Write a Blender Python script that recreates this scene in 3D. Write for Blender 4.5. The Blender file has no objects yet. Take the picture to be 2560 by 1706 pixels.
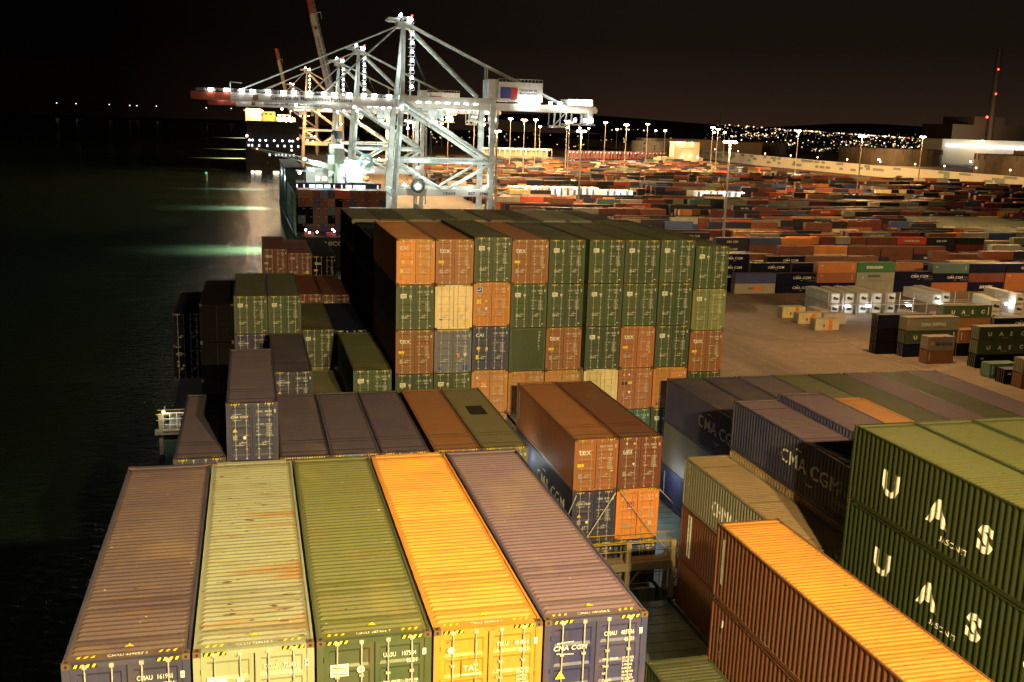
import bpy, bmesh, math, random
from mathutils import Vector, Matrix, Euler
from math import pi, sin, cos, radians
R = random.Random(7)
C = bpy.context.scene.collection
G = -32.4            # quay and yard level
WZ = -37.0           # water level
DECK = -13.9         # hatch cover level of our ship
W, L40, HC, STD = 2.438, 12.192, 2.896, 2.591

# ------------------------------------------------------------------ materials
MATS = {}
def nt(name):
    m = bpy.data.materials.new(name); m.use_nodes = True
    t = m.node_tree; b = t.nodes['Principled BSDF']
    return m, t, b
def N(t, typ, **kw):
    n = t.nodes.new(typ)
    for k, v in kw.items():
        if k in n.inputs.keys(): n.inputs[k].default_value = v
        else: setattr(n, k, v)
    return n
def noise(t, scale, detail=4, rough=.6, vec=None, dist=0):
    n = N(t, 'ShaderNodeTexNoise'); n.inputs['Scale'].default_value = scale
    n.inputs['Detail'].default_value = detail; n.inputs['Roughness'].default_value = rough
    n.inputs['Distortion'].default_value = dist
    if vec is not None: t.links.new(vec, n.inputs['Vector'])
    return n.outputs['Fac']
def ramp(t, fac, a, b):
    n = N(t, 'ShaderNodeMapRange'); n.inputs['From Min'].default_value = a; n.inputs['From Max'].default_value = b
    t.links.new(fac, n.inputs['Value']); return n.outputs['Result']
def mix(t, fac, a, b, typ='MIX'):
    n = N(t, 'ShaderNodeMix'); n.data_type = 'RGBA'; n.blend_type = typ
    for sock, v in ((n.inputs['Factor'], fac), (n.inputs['A'], a), (n.inputs['B'], b)):
        if isinstance(v, (int, float)): sock.default_value = v
        elif isinstance(v, tuple): sock.default_value = (*v, 1) if len(v) == 3 else v
        else: t.links.new(v, sock)
    return n.outputs['Result']
def math_(t, op, a, b=0.5):
    n = N(t, 'ShaderNodeMath'); n.operation = op
    for i, v in enumerate((a, b)):
        if isinstance(v, (int, float)): n.inputs[i].default_value = v
        else: t.links.new(v, n.inputs[i])
    return n.outputs[0]
def coords(t, scale=(1, 1, 1), rnd=True):
    tc = N(t, 'ShaderNodeTexCoord'); mp = N(t, 'ShaderNodeMapping'); mp.inputs['Scale'].default_value = scale
    t.links.new(tc.outputs['Object'], mp.inputs['Vector'])
    if rnd:
        oi = N(t, 'ShaderNodeObjectInfo'); ml = N(t, 'ShaderNodeVectorMath'); ml.operation = 'SCALE'
        ml.inputs[0].default_value = (37, 91, 53); t.links.new(oi.outputs['Random'], ml.inputs['Scale'])
        t.links.new(ml.outputs[0], mp.inputs['Location'])
    return mp.outputs['Vector']

def paint_material(name, dust, rust):
    """container paint: colour comes from the object, weathering from noise"""
    m, t, b = nt(name)
    oi = N(t, 'ShaderNodeObjectInfo')
    v = coords(t)
    big = noise(t, .45, 3, .6, v)
    fine = noise(t, 3.2, 6, .7, v)
    al = oi.outputs['Alpha']
    col = mix(t, ramp(t, big, .3, .75), oi.outputs['Color'], mix(t, .5, oi.outputs['Color'], (.16, .12, .09)))
    col = mix(t, dust, oi.outputs['Color'], col)
    if rust >= .5:          # roofs: walked-on dust, streaks that run across in the corrugation
        col = mix(t, .28, col, (.095, .062, .048))
        vs = coords(t, (.55, 3.2, 1))
        st = noise(t, 1.0, 6, .72, vs)
        col = mix(t, ramp(t, st, .52, .66), col, mix(t, .62, oi.outputs['Color'], (.13, .075, .035)))
        vp = coords(t, (.30, .16, 1)); pt = noise(t, 1.3, 3, .55, vp)
        col = mix(t, math_(t, 'MULTIPLY', ramp(t, pt, .60, .66), .75), col, mix(t, .5, oi.outputs['Color'], (.19, .13, .06)))
        sc = noise(t, 9, 2, .5, coords(t, (.35, 1, 1)))
        col = mix(t, ramp(t, sc, .735, .76), col, (.035, .02, .015))
        if rust >= .85:
            bnd = noise(t, 1.0, 5, .62, coords(t, (.16, .85, 1)), .4)
            col = mix(t, math_(t, 'MULTIPLY', ramp(t, bnd, .56, .63), .8), col, (.21, .115, .035))
            scr = noise(t, 5.5, 4, .65, coords(t, (.38, 1.6, 1))); col = mix(t, ramp(t, scr, .635, .66), col, (.05, .028, .015))
        sp = noise(t, 14, 1, .4, v)
        col = mix(t, ramp(t, sp, .80, .815), col, (.6, .55, .45))
    else:
        dz = coords(t, (2.2, 2.2, .25)); dr = noise(t, 2.5, 5, .7, dz)
        col = mix(t, math_(t, 'MULTIPLY', ramp(t, dr, .55, .8), .55), col, (.13, .06, .03))
        spn = noise(t, 7, 3, .6, v)
        col = mix(t, ramp(t, spn, .70, .74), col, (.10, .045, .02))
    col = mix(t, al, oi.outputs['Color'], col)
    t.links.new(col, b.inputs['Base Color'])
    spc = math_(t, 'MULTIPLY', al, .5); t.links.new(spc, b.inputs['Specular IOR Level'])
    rr = math_(t, 'MULTIPLY_ADD', fine, .25); t.links.new(rr, b.inputs['Roughness'])
    rr.node.inputs[2].default_value = .42
    bp = N(t, 'ShaderNodeBump'); bp.inputs['Strength'].default_value = .25; bp.inputs['Distance'].default_value = .012
    t.links.new(fine, bp.inputs['Height']); t.links.new(bp.outputs[0], b.inputs['Normal'])
    return m
PAINT = paint_material('container_paint', .6, .2)
ROOF = paint_material('container_roof_paint', .8, .6)
RUSTY = paint_material('container_rust_streaked_roof', .8, .9)

def solid(name, col, rough=.6, metal=0, var=.15, scale=3.0):
    if name in MATS: return MATS[name]
    m, t, b = nt(name)
    f = noise(t, scale, 4, .6, coords(t, rnd=True))
    c2 = tuple(c * (1 - var * 1.6) for c in col)
    t.links.new(mix(t, ramp(t, f, .35, .7), col, c2), b.inputs['Base Color'])
    b.inputs['Roughness'].default_value = rough; b.inputs['Metallic'].default_value = metal
    MATS[name] = m; return m
def lamp_mat(name, col, st):
    if name in MATS: return MATS[name]
    m, t, b = nt(name)
    b.inputs['Base Color'].default_value = (*col, 1)
    b.inputs['Emission Color'].default_value = (*col, 1); b.inputs['Emission Strength'].default_value = st
    MATS[name] = m; return m
CAST = solid('corner_steel', (.13, .075, .04), .7)
LETTER = solid('lettering_white', (.85, .83, .76), .6, 0, .22, 5)
LETDARK = solid('lettering_dark', (.035, .035, .045), .6)
LETGREY = solid('lettering_grey', (.30, .30, .30), .6, 0, .3, 3)
YEL = solid('warning_yellow', (.85, .62, .02), .6)
BLK = solid('black_rubber', (.012, .011, .010), .8)
GALV = solid('galvanised_steel', (.50, .47, .42), .5, .3)
STK_Y = solid('sticker_yellow', (.85, .58, .03), .5)
STK_R = solid('sticker_red', (.55, .03, .015), .5)
STK_B = solid('sticker_blue', (.03, .05, .32), .5)
STK_O = solid('sticker_orange', (.80, .22, .02), .5)
PLATE = solid('data_plate', (.42, .38, .30), .5, .2)
WHITE = solid('white_paint', (.74, .75, .72), .5, 0, .12, .8)
CRANEW = solid('crane_white_paint', (.60, .65, .60), .5, 0, .32, .35)
CRANEG = solid('crane_beige_paint', (.50, .45, .38), .5, 0, .15, .25)
CRANER = solid('crane_red_paint', (.33, .06, .03), .5)
COOL = (.84, 1.0, .95); WARM = (1.0, .60, .25); SHIPL = (1.0, .75, .31)
EC = lamp_mat('lamp_cool', COOL, 22); EWC = lamp_mat('lamp_cool_white', (.92, .97, 1), 40)
EW = lamp_mat('lamp_sodium', (1, .66, .32), 45); ER = lamp_mat('lamp_red', (1, .05, .03), 9)
EWIN = lamp_mat('lit_window', (1, .85, .55), 3.0); EGRN = lamp_mat('lamp_green', (.1, 1, .6), .6)

# ------------------------------------------------------------------ mesh builder
class MB:
    def __init__(s): s.v = []; s.f = []; s.m = []
    def quad(s, pts, m=0):
        n = len(s.v); s.v += [tuple(p) for p in pts]; s.f.append(tuple(range(n, n + len(pts)))); s.m.append(m)
    def box(s, a, b, m=0):
        x0, y0, z0 = a; x1, y1, z1 = b; n = len(s.v)
        s.v += [(x0, y0, z0), (x1, y0, z0), (x1, y1, z0), (x0, y1, z0), (x0, y0, z1), (x1, y0, z1), (x1, y1, z1), (x0, y1, z1)]
        s.f += [(n, n+3, n+2, n+1), (n+4, n+5, n+6, n+7), (n, n+1, n+5, n+4), (n+1, n+2, n+6, n+5), (n+2, n+3, n+7, n+6), (n+3, n, n+4, n+7)]
        s.m += [m] * 6; return s
    def bar(s, p, q, w, h=None, m=0, w2=None, h2=None):
        h = h or w; w2 = w2 or w; h2 = h2 or h
        p = Vector(p); q = Vector(q); d = (q - p).normalized()
        up = Vector((0, 0, 1)) if abs(d.z) < .95 else Vector((0, 1, 0))
        a = d.cross(up).normalized(); b = a.cross(d); n = len(s.v)
        for P, ww, hh in ((p, w, h), (q, w2, h2)):
            for i, j in ((-1, -1), (1, -1), (1, 1), (-1, 1)): s.v.append(tuple(P + a * i * ww / 2 + b * j * hh / 2))
        s.f += [(n, n+1, n+2, n+3), (n+7, n+6, n+5, n+4)] + [(n+i, n+4+i, n+4+(i+1) % 4, n+(i+1) % 4) for i in range(4)]
        s.m += [m] * 6; return s
    def tube(s, p, q, r, n=8, m=0, r2=None):
        r2 = r if r2 is None else r2
        p = Vector(p); q = Vector(q); d = (q - p).normalized()
        up = Vector((0, 0, 1)) if abs(d.z) < .95 else Vector((0, 1, 0))
        a = d.cross(up).normalized(); b = a.cross(d); k = len(s.v)
        for P, rr in ((p, r), (q, r2)):
            for i in range(n): s.v.append(tuple(P + (a * cos(2*pi*i/n) + b * sin(2*pi*i/n)) * rr))
        s.f += [tuple(range(k, k+n)), tuple(range(k+2*n-1, k+n-1, -1))] + [(k+i, k+n+i, k+n+(i+1) % n, k+(i+1) % n) for i in range(n)]
        s.m += [m] * (n + 2); return s
    def ball(s, c, r, m=0, sz=1):
        k = len(s.v); n = 8
        s.v.append((c[0], c[1], c[2] + r*sz))
        for j in (1, 2, 3):
            for i in range(n):
                s.v.append((c[0] + r*sin(pi*j/4)*cos(2*pi*i/n), c[1] + r*sin(pi*j/4)*sin(2*pi*i/n), c[2] + r*sz*cos(pi*j/4)))
        s.v.append((c[0], c[1], c[2] - r*sz)); e = k + 1 + 3*n
        for i in range(n):
            i2 = (i+1) % n
            s.f += [(k, k+1+i, k+1+i2), (k+1+i, k+1+n+i, k+1+n+i2, k+1+i2), (k+1+n+i, k+1+2*n+i, k+1+2*n+i2, k+1+n+i2), (k+1+2*n+i, e, k+1+2*n+i2)]
            s.m += [m] * 4
        return s
    def mesh_in(s, vs, fs, m=0):
        n = len(s.v); s.v += [tuple(v) for v in vs]; s.f += [tuple(i + n for i in f) for f in fs]; s.m += [m] * len(fs)
    def text(s, txt, o, u, v, size, m=0, bold=.0, shear=0, sx=1.0, align='LEFT', bis=None):
        """lay letters on the plane through o spanned by u (reading direction) and v (up)"""
        vs, fs = glyphs(txt, bold, shear)
        if not vs: return
        wd = max(p[0] for p in vs) * size * sx
        off = {'LEFT': 0, 'CENTER': -wd/2, 'RIGHT': -wd}[align]
        o = Vector(o); u = Vector(u); v = Vector(v)
        s.mesh_in([o + u * (p[0] * size * sx + off) + v * (p[1] * size) for p in vs], fs, m)
    def mesh(s, name, mats):
        me = bpy.data.meshes.new(name); me.from_pydata(s.v, [], s.f)
        for m in mats: me.materials.append(m)
        if len(mats) > 1: me.polygons.foreach_set('material_index', s.m)
        me.update(); return me
    def build(s, name, mats, parent=None, loc=(0, 0, 0)):
        if not isinstance(mats, (list, tuple)): mats = [mats]
        return obj(name, s.mesh(name, mats), parent, loc)
def _each(s, name, mats, parent=None):
    """every separate piece of the builder becomes an object of its own"""
    par = list(range(len(s.v)))
    def fd(a):
        while par[a] != a: par[a] = par[par[a]]; a = par[a]
        return a
    for f in s.f:
        for v in f[1:]: par[fd(v)] = fd(f[0])
    grp = {}
    for f, m in zip(s.f, s.m): grp.setdefault(fd(f[0]), []).append((f, m))
    for fs in grp.values():
        ids = sorted({v for f, _ in fs for v in f}); mp = {v: i for i, v in enumerate(ids)}
        b = MB(); b.v = [s.v[i] for i in ids]; b.f = [tuple(mp[v] for v in f) for f, _ in fs]; b.m = [m for _, m in fs]
        c = Vector((sum(v[0] for v in b.v), sum(v[1] for v in b.v), sum(v[2] for v in b.v))) / len(b.v)
        b.v = [tuple(Vector(v) - c) for v in b.v]; b.build(name, mats, parent, c)
MB.each = _each
def obj(name, me, parent=None, loc=(0, 0, 0), col=None):
    o = bpy.data.objects.new(name, me); C.objects.link(o); o.location = loc
    if parent: o.parent = parent
    if col: o.color = (*col, 1) if sum(col) > .10 else (*col, .04)  # darkest colours drop weathering and gloss so painted-in shade stays black
    return o
def tag(o, label, cat, group=None):
    o['label'] = label; o['category'] = cat
    if group: o['group'] = group
    return o
def thing(name, label, cat, loc=(0, 0, 0), rz=0, group=None):
    o = bpy.data.objects.new(name, None); C.objects.link(o); o.location = loc; o.rotation_euler = (0, 0, rz)
    o.empty_display_size = .3
    return tag(o, label, cat, group)
def struct(o): o['kind'] = 'structure'; return o
GL = {}
def glyphs(txt, bold=0., shear=0):
    k = (txt, bold, shear)
    if k in GL: return GL[k]
    cu = bpy.data.curves.new('lettering', 'FONT'); cu.body = txt; cu.size = 1.0; cu.offset = bold; cu.shear = shear
    cu.resolution_u = 2; cu.fill_mode = 'FRONT'; cu.space_line = .95
    if bold: cu.space_character = 1.0 + bold * 2
    o = bpy.data.objects.new('lettering', cu); C.objects.link(o)
    dg = bpy.context.evaluated_depsgraph_get(); me = o.evaluated_get(dg).to_mesh()
    vs = [tuple(v.co) for v in me.vertices]; fs = [tuple(p.vertices) for p in me.polygons]
    o.evaluated_get(dg).to_mesh_clear(); bpy.data.objects.remove(o); bpy.data.curves.remove(cu)
    if vs:
        mn = min(v[0] for v in vs); vs = [(v[0] - mn, v[1]) for v in vs]
    GL[k] = (vs, fs); return GL[k]

# ------------------------------------------------------------------ container meshes (local: x across, y long, z up, origin near-left bottom)
PITCH = .278
def side_depth(y):      # corrugation of the side wall, 0 = outermost
    t = ((y - .17) % PITCH) / PITCH
    if t < .25: return 0.
    if t < .5: return (t - .25) * 4 * .036
    if t < .75: return .036
    return (1 - t) * 4 * .036
CM = {}
def container_meshes(L, H, plain_side=False):
    k = (L, H, plain_side)
    if k in CM: return CM[k]
    d = {}
    f = MB()            # frame: posts, rails, floor, castings
    for x in (0, W - .15):
        f.box((x, 0, .118), (x + .15, .10, H - .118)); f.box((x, L - .10, .118), (x + .15, L, H - .118))
    for x in (.003, W - .063):
        f.box((x, .178, H - .075), (x + .06, L - .178, H - .014)); f.box((x, .178, .02), (x + .06, L - .178, .17))
    f.box((.162, .003, H - .115), (W - .162, .10, H - .012)); f.box((.162, L - .10, H - .115), (W - .162, L - .003, H - .012))
    f.box((.162, .003, .02), (W - .162, .10, .13)); f.box((.162, L - .10, .02), (W - .162, L - .003, .13))
    f.box((.06, .1, .10), (W - .06, L - .1, .16))
    for x in (0, W - .162):
        for y in (0, L - .178):
            for z in (0, H - .118):
                f.box((x, y, z), (x + .162, y + .178, z + .118), 1)
    for x in (.055, W - .107):                # casting apertures, front and top
        for z in (.03, H - .088): f.box((x, -.003, z), (x + .052, .01, z + .058), 2)
        for y in (.05, L - .128): f.box((x - .008, y, H - .003), (x + .06, y + .078, H + .003), 2)
    for y in (.05, L - .128):
        for z in (.03, H - .088):
            f.box((-.003, y, z), (.01, y + .078, z + .058), 2); f.box((W - .01, y, z), (W + .003, y + .078, z + .058), 2)
    d['body'] = f.mesh('container_frame', [PAINT, CAST, BLK])
    for sgn, nm in ((0, 'sl'), (1, 'sr')):
        s = MB()
        if plain_side:
            x = .012 if not sgn else W - .012
            s.box((min(x, x + (.03 if not sgn else -.03)), .1, .16), (max(x, x + (.03 if not sgn else -.03)), L - .1, H - .07))
            for i in range(1, 10):
                yy = .1 + (L - .2) * i / 10; s.box((x - .004, yy - .02, .17), (x + .004, yy + .02, H - .08))
        else:
            ys = [.10]; y = .17
            while y < L - .14:
                for q in (0, .25, .5, .75):
                    if y + q * PITCH < L - .12: ys.append(y + q * PITCH)
                y += PITCH
            ys.append(L - .10)
            vs = []; fs = []
            for i, y in enumerate(ys):
                dd = side_depth(y + 1e-6) + .012 if 0 < i < len(ys) - 1 else .012
                x = dd if not sgn else W - dd
                vs += [(x, y, .165), (x, y, H - .07)]
                if i: a = 2 * i; fs.append((a - 2, a, a + 1, a - 1) if sgn else (a - 2, a - 1, a + 1, a))
            s.mesh_in(vs, fs)
        d[nm] = s.mesh('container_side_panel', [PAINT])
    r = MB()            # roof: flat header plates and transverse ridges that fade out near the rails
    z0 = H - .042; am = .034; P2 = .209
    xs = [.06, .115, .19, W - .19, W - .115, W - .06]; y = .42; ys = [(.18, 0), (.40, 0)]
    while y < L - .45:
        for q, a in ((0, 0), (.3, 1), (.55, 1), (.85, 0)): ys.append((y + q * P2, a))
        y += P2
    ys += [(L - .40, 0), (L - .18, 0)]
    if plain_side: ys = [(.1, 0), (L - .1, 0)]
    vs = []; fs = []
    dr_ = random.Random(int(H * 100) + len(CM)); lv = 1.
    for i, (y, a) in enumerate(ys):
        if i % 4 == 3: lv = dr_.uniform(.9, 1.05) if dr_.random() > .04 else dr_.uniform(.35, .6)
        for j, x in enumerate(xs): vs.append((x, y, z0 - .008 * (j in (2, 3)) * (1 + sin(y * .9 + j * .7 + H)) + (am * a * lv if j in (2, 3) else 0)))
        if i:
            for j in range(5):
                b = 6 * i + j; fs.append((b - 6, b - 5, b + 1, b))
    r.mesh_in(vs, fs)
    r.box((.162, .10, H - .05), (W - .162, .19, H - .018)); r.box((.162, L - .19, H - .05), (W - .162, L - .10, H - .018))
    d['roof'] = r.mesh('container_roof', [ROOF])
    e = MB()            # closed end wall with vertical corrugation (far end)
    n = 16; vs = []; fs = []
    for i in range(n * 4 + 1):
        x = .13 + (W - .26) * i / (n * 4); dd = (0, 0, .03, .03)[i % 4]
        vs += [(x, L - .02 - dd, .13), (x, L - .02 - dd, H - .1)]
        if i: a = 2 * i; fs.append((a - 2, a - 1, a + 1, a))
    e.mesh_in(vs, fs); d['end'] = e.mesh('container_end_wall', [PAINT])
    e = MB(); vs = []; fs = []      # the same wall on the near end
    for i in range(n * 4 + 1):
        x = .13 + (W - .26) * i / (n * 4); dd = (0, 0, .03, .03)[i % 4]
        vs += [(x, .02 + dd, .13), (x, .02 + dd, H - .1)]
        if i: a = 2 * i; fs.append((a - 2, a, a + 1, a - 1))
    e.mesh_in(vs, fs); d['near_end'] = e.mesh('container_end_wall', [PAINT])
    for nm, xa, xb in (('dl', .155, 1.205), ('dr', 1.233, W - .155)):
        q = MB(); zb, zt = .135, H - .125
        prof = [(zb, 0)]; k2 = 5; hh = (zt - zb - .16) / k2
        for i in range(k2):
            zz = zb + .08 + hh * i
            prof += [(zz + .04, 0), (zz + .10, .032), (zz + hh - .10, .032), (zz + hh - .04, 0)]
        prof.append((zt, 0)); vs = []; fs = []
        for i, (z, dd) in enumerate(prof):
            for j, (x, on) in enumerate(((xa, 0), (xa + .09, 0), (xa + .12, 1), (xb - .12, 1), (xb - .09, 0), (xb, 0))):
                vs.append((x, .028 + dd * on, z))
            if i:
                for j in range(5): b = 6 * i + j; fs.append((b - 6, b - 5, b + 1, b))
        q.mesh_in(vs, fs)
        q.box((xa - .012 if nm == 'dl' else xb, .03, zb), (xa if nm == 'dl' else xb + .012, .05, zt), 1)
        q.box((xb, .022, zb) if nm == 'dl' else (xa - .012, .022, zb), (xb + .012, .04, zt) if nm == 'dl' else (xa, .04, zt), 1)
        for z in (.35, .95, 1.6, H - .5):
            x = xa - .02 if nm == 'dl' else xb - .01
            q.box((x, .0, z), (x + .03, .03, z + .12))
        d[nm] = q.mesh('container_door', [PAINT, BLK])
        for bi, bx in ((0, xa + .27), (1, xb - .27)):
            t = MB(); t.tube((bx, -.002, .06), (bx, -.002, H - .05), .019, 6)
            for z in (.07, H - .13): t.box((bx - .045, -.02, z), (bx + .045, .02, z + .085))
            for z in (.55, 1.25, 2.0): t.box((bx - .05, -.012, z), (bx + .05, .03, z + .05))
            zz = .80 if bi == 0 else .92; sx = 1 if bi == 0 else -1
            t.bar((bx, -.02, zz), (bx + sx * .36, -.03, zz - .02), .03, .035); t.box((bx + sx * .2 - .03, -.03, zz - .05), (bx + sx * .2 + .03, .028, zz + .05))
            d['bar' + nm + str(bi)] = t.mesh('locking_bar', [GALV])
    h = MB()            # black and yellow height-warning chevrons on the header and the roof edge
    for (x0, x1) in ((.20, .66), (W - .66, W - .20)):
        h.box((x0, -.004, H - .10), (x1, 0.004, H - .02), 1)
        for i in range(4):
            x = x0 + .02 + i * .115
            h.quad([(x, -.0075, H - .095), (x + .055, -.0075, H - .095), (x + .09, -.0075, H - .025), (x + .035, -.0075, H - .025)])
        for i in range(3):
            x = x0 + .03 + i * .14
            h.quad([(x, .24, H - .0285), (x + .06, .24, H - .0285), (x + .10, .33, H - .0285), (x + .04, .33, H - .0285)])
    d['stripe'] = h.mesh('hazard_stripes', [YEL, BLK])
    h = MB()
    for i in range(17):
        x = .22 + i * .118; h.quad([(x, -.002, H - .10), (x + .05, -.002, H - .10), (x + .085, -.002, H - .02), (x + .035, -.002, H - .02)])
    d['stripefull'] = h.mesh('hazard_stripes', [YEL])
    CM[k] = d; return d

def num(pre, s=None):
    s = s or '%06d' % R.randint(100000, 999999)
    return pre, s[:6], str(R.randint(0, 9))
DS = {}
def door_marks(kind, H, var=0, code=None, cc=None):
    """markings on the door end: list of (part name, mesh)"""
    k = (kind, H, var, code)
    if k in DS: return DS[k]
    X = Vector((1, 0, 0)); Z = Vector((0, 0, 1)); y = -.006
    out = []
    pre = dict(uasc='UASU', tex='TGHU', cai='CAIU', cma='CMAU', tal='TRLU', china='CCLU', ues='UETU', fred='FCIU', plain='GESU', cream='MRKU', talred='TCLU').get(kind, 'GESU')
    p, n, c = num(pre, code); iso = cc or '45G1'
    m = MB(); zt = H * .83
    m.text(p, (1.40, y, zt), X, Z, .15, 0, .006, 0, .72); m.text(n, (1.80, y, zt), X, Z, .15, 0, .006, 0, .72)
    m.quad([(2.245, y, zt - .02), (2.32, y, zt - .02), (2.32, y, zt + .13), (2.245, y, zt + .13)]); m.text(c, (2.255, y - .003, zt + .005), X, Z, .13, 1, .01, 0, .9)
    m.text(iso, (1.88, y, zt - .17), X, Z, .14, 0, .01, 0, .8)
    z = H * .62
    for i, (a, b) in enumerate((('MAX. GROSS', '30.480 KG'), ('', '67.200 LB'), ('TARE', ' 3.900 KG'), ('', ' 8.600 LB'), ('NET', '26.580 KG'), ('', '58.600 LB'), ('CU.CAP.', ' 76.4 CU.M'), ('', '2.700 CU.FT'))):
        if a: m.text(a, (1.40, y, z), X, Z, .075, 0, .008, 0, .85)
        m.text(b, (1.87, y, z), X, Z, .075, 0, .008, 0, .85); z -= .088
    out.append(('lettering', m.mesh('lettering', [LETTER, LETDARK])))
    l = MB(); zz = H * .75
    def disc(x, z, r, mm): l.tube((x, y, z), (x, y + .004, z), r, 12, mm)
    mats = [LETTER, LETDARK, STK_Y, STK_R, STK_B, PLATE, STK_O]
    def tri(x, z, s, mm=2): l.quad([(x - s, y - .002, z), (x + s, y - .002, z), (x, y - .002, z + s * 1.7)], mm)
    if kind == 'uasc':
        l.box((.28, y, zz - .12), (.66, y + .004, zz + .16)); 
        for q in (-.06, .02, .08): l.quad([(.31, y - .002, zz + q), (.63, y - .002, zz + q - .03), (.63, y - .002, zz + q - .01), (.31, y - .002, zz + q + .02)], 1)
        disc(.92, zz, .085, 0); l.tube((.92, y - .004, zz), (.92, y - .002, zz), .05, 10, 5)
        l.box((.36, y, .72), (.52, y + .004, .94), 5); l.box((2.12, y, .22), (2.24, y + .004, .27))
    elif kind == 'tex':
        l.text('tex', (.24, y, H * .70), X, Z, .50, 0, .010)
        l.box((.18, y, H * .47), (.54, y + .004, H * .53), 2); l.box((.25, y, .70), (.43, y + .004, .98), 5); l.box((2.05, y, H * .36), (2.18, y + .004, H * .39), 2)
    elif kind == 'cai':
        l.text('CAI', (.22, y, H * .77), X, Z, .32, 0, .022)
        l.box((.24, y, .74), (.44, y + .004, 1.02), 5 if var else 2); disc(.95, H * .5, .08, 0)
        if var: l.box((1.85, y, .74), (2.15, y + .004, 1.06), 2)
        else: tri(.95, H * .46, .1); l.box((.30, y, H * .47), (.52, y + .004, H * .54), 2)
    elif kind == 'cma':
        l.text('CMA CGM', (.22, y, H * .74), X, Z, .16, 0, .014, .15, 1.05)
        for s0, dz in ((1, .14), (-1, -.06)):
            for i in range(5):
                a = .5 + i * .22; x = .30 + i * .08
                l.quad([(x, y, H * .74 + dz + s0 * .05 * sin(a) ), (x + .07, y, H * .74 + dz + s0 * .05 * sin(a + .2)), (x + .07, y, H * .74 + dz + s0 * .05 * sin(a + .2) + .02), (x, y, H * .74 + dz + s0 * .05 * sin(a) + .02)])
        tri(.40, H * .50, .12); disc(.85, H * .40, .085, 0); l.box((.30, y, H * .36), (.50, y + .004, H * .44), 5)
    elif kind == 'tal' or kind == 'talred':
        l.box((.62, y, H * .60), (1.02, y + .004, H * .74), 6 if kind == 'tal' else 3)
        l.text('TAL', (.65, y - .004, H * .65), X, Z, .20, 0, .006, 0, 1.0); l.box((.62, y - .003, H * .615), (1.02, y + .001, H * .63))
        disc(.38, H * .83, .08, 0); l.box((.35, y, .75), (.5, y + .004, .95), 5)
        if kind == 'talred': tri(.80, H * .42, .09); l.box((1.9, y, .8), (2.05, y + .004, 1.0))
    elif kind == 'china':
        l.box((.27, y, H * .70), (.66, y + .004, H * .80)); l.text('cls', (.33, y - .003, H * .72), X, Z, .2, 4, .02)
        disc(.93, H * .76, .075, 0)
    elif kind == 'ues':
        l.text('UES', (.22, y, H * .70), X, Z, .26, 0, .02, .3, 1.2); l.box((.2, y, H * .675), (.75, y + .004, H * .685))
        disc(.42, H * .88, .06, 0); tri(.85, H * .86, .09); l.quad([(.76, y, H * .5), (.94, y, H * .5), (.85, y, H * .5 - .14)], 0); l.box((.25, y, .72), (.42, y + .004, .98), 5)
    elif kind == 'fred':
        l.box((.22, y, H * .76), (.58, y + .004, H * .90)); l.box((.25, y - .003, H * .77), (.55, y, H * .89), 4)
        l.quad([(.29, y - .005, H * .80), (.50, y - .005, H * .84), (.50, y - .005, H * .86), (.29, y - .005, H * .82)]); l.text('florens', (.24, y, H * .71), X, Z, .10, 0, .01)
        l.box((.22, y, H * .52), (.52, y + .004, H * .62), 2); tri(.85, H * .56, .1); l.quad([(.75, y, H * .43), (.95, y, H * .43), (.85, y, H * .36)], 0); l.box((.28, y, H * .32), (.46, y + .004, H * .42), 5)
    elif kind == 'plain':
        l.box((1.5, y, H * .36), (1.68, y + .004, H * .44), 6); l.box((1.95, y, H * .38), (2.1, y + .004, H * .46), 0); l.box((1.9, y, .2), (2.2, y + .004, .5), 4); l.box((.3, y, .22), (.5, y + .004, .4), 4)
    elif kind == 'cream':
        for x, z in ((.35, 1.2), (.8, 1.15), (1.5, 1.25), (1.95, 1.2)): l.box((x, y, z), (x + .16, y + .004, z + .2), 2)
        l.box((1.9, y, .3), (2.2, y + .004, .6), 2); l.box((.3, y, .6), (.5, y + .004, .68), 1)
    elif kind == 'rustlabel':
        tri(.38, H * .82, .09); l.box((.7, y, H * .82), (.8, y + .004, H * .87), 0); l.box((.25, y, H * .60), (.62, y + .004, H * .67), 1); l.box((.70, y, H * .62), (.98, y + .004, H * .68), 2)
        l.quad([(.7, y, H * .45), (.92, y, H * .45), (.81, y, H * .37)], 0); l.box((.28, y, H * .33), (.46, y + .004, H * .42), 5)
    if l.v: out.append(('logo_decal', l.mesh('logo_decal', mats)))
    DS[k] = out; return out
def roof_code(txt, H):
    m = MB(); m.text(txt, (W / 2, .22, H - .0265), (1, 0, 0), (0, 1, 0), .13, 0, .012, 0, .85, 'CENTER')
    m.quad([(W * .46, .55, H - .004), (W * .54, .55, H - .004), (W * .5, .68, H - .004)], 1)
    return m.mesh('roof_code', [LETTER, YEL])
def arc(l, cy, cz, r, a0, a1, w, f, n=10, m=0):
    for i in range(n):
        t0 = a0 + (a1 - a0) * i / n; t1 = a0 + (a1 - a0) * (i + .72) / n
        w0 = w * sin(pi * (i + .4) / n); 
        l.quad([f(cy + cos(t0) * r * 1.5, cz + sin(t0) * r - w0), f(cy + cos(t1) * r * 1.5, cz + sin(t1) * r - w0), f(cy + cos(t1) * r * 1.5, cz + sin(t1) * r + w0), f(cy + cos(t0) * r * 1.5, cz + sin(t0) * r + w0)], m)
SM = {}
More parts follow.
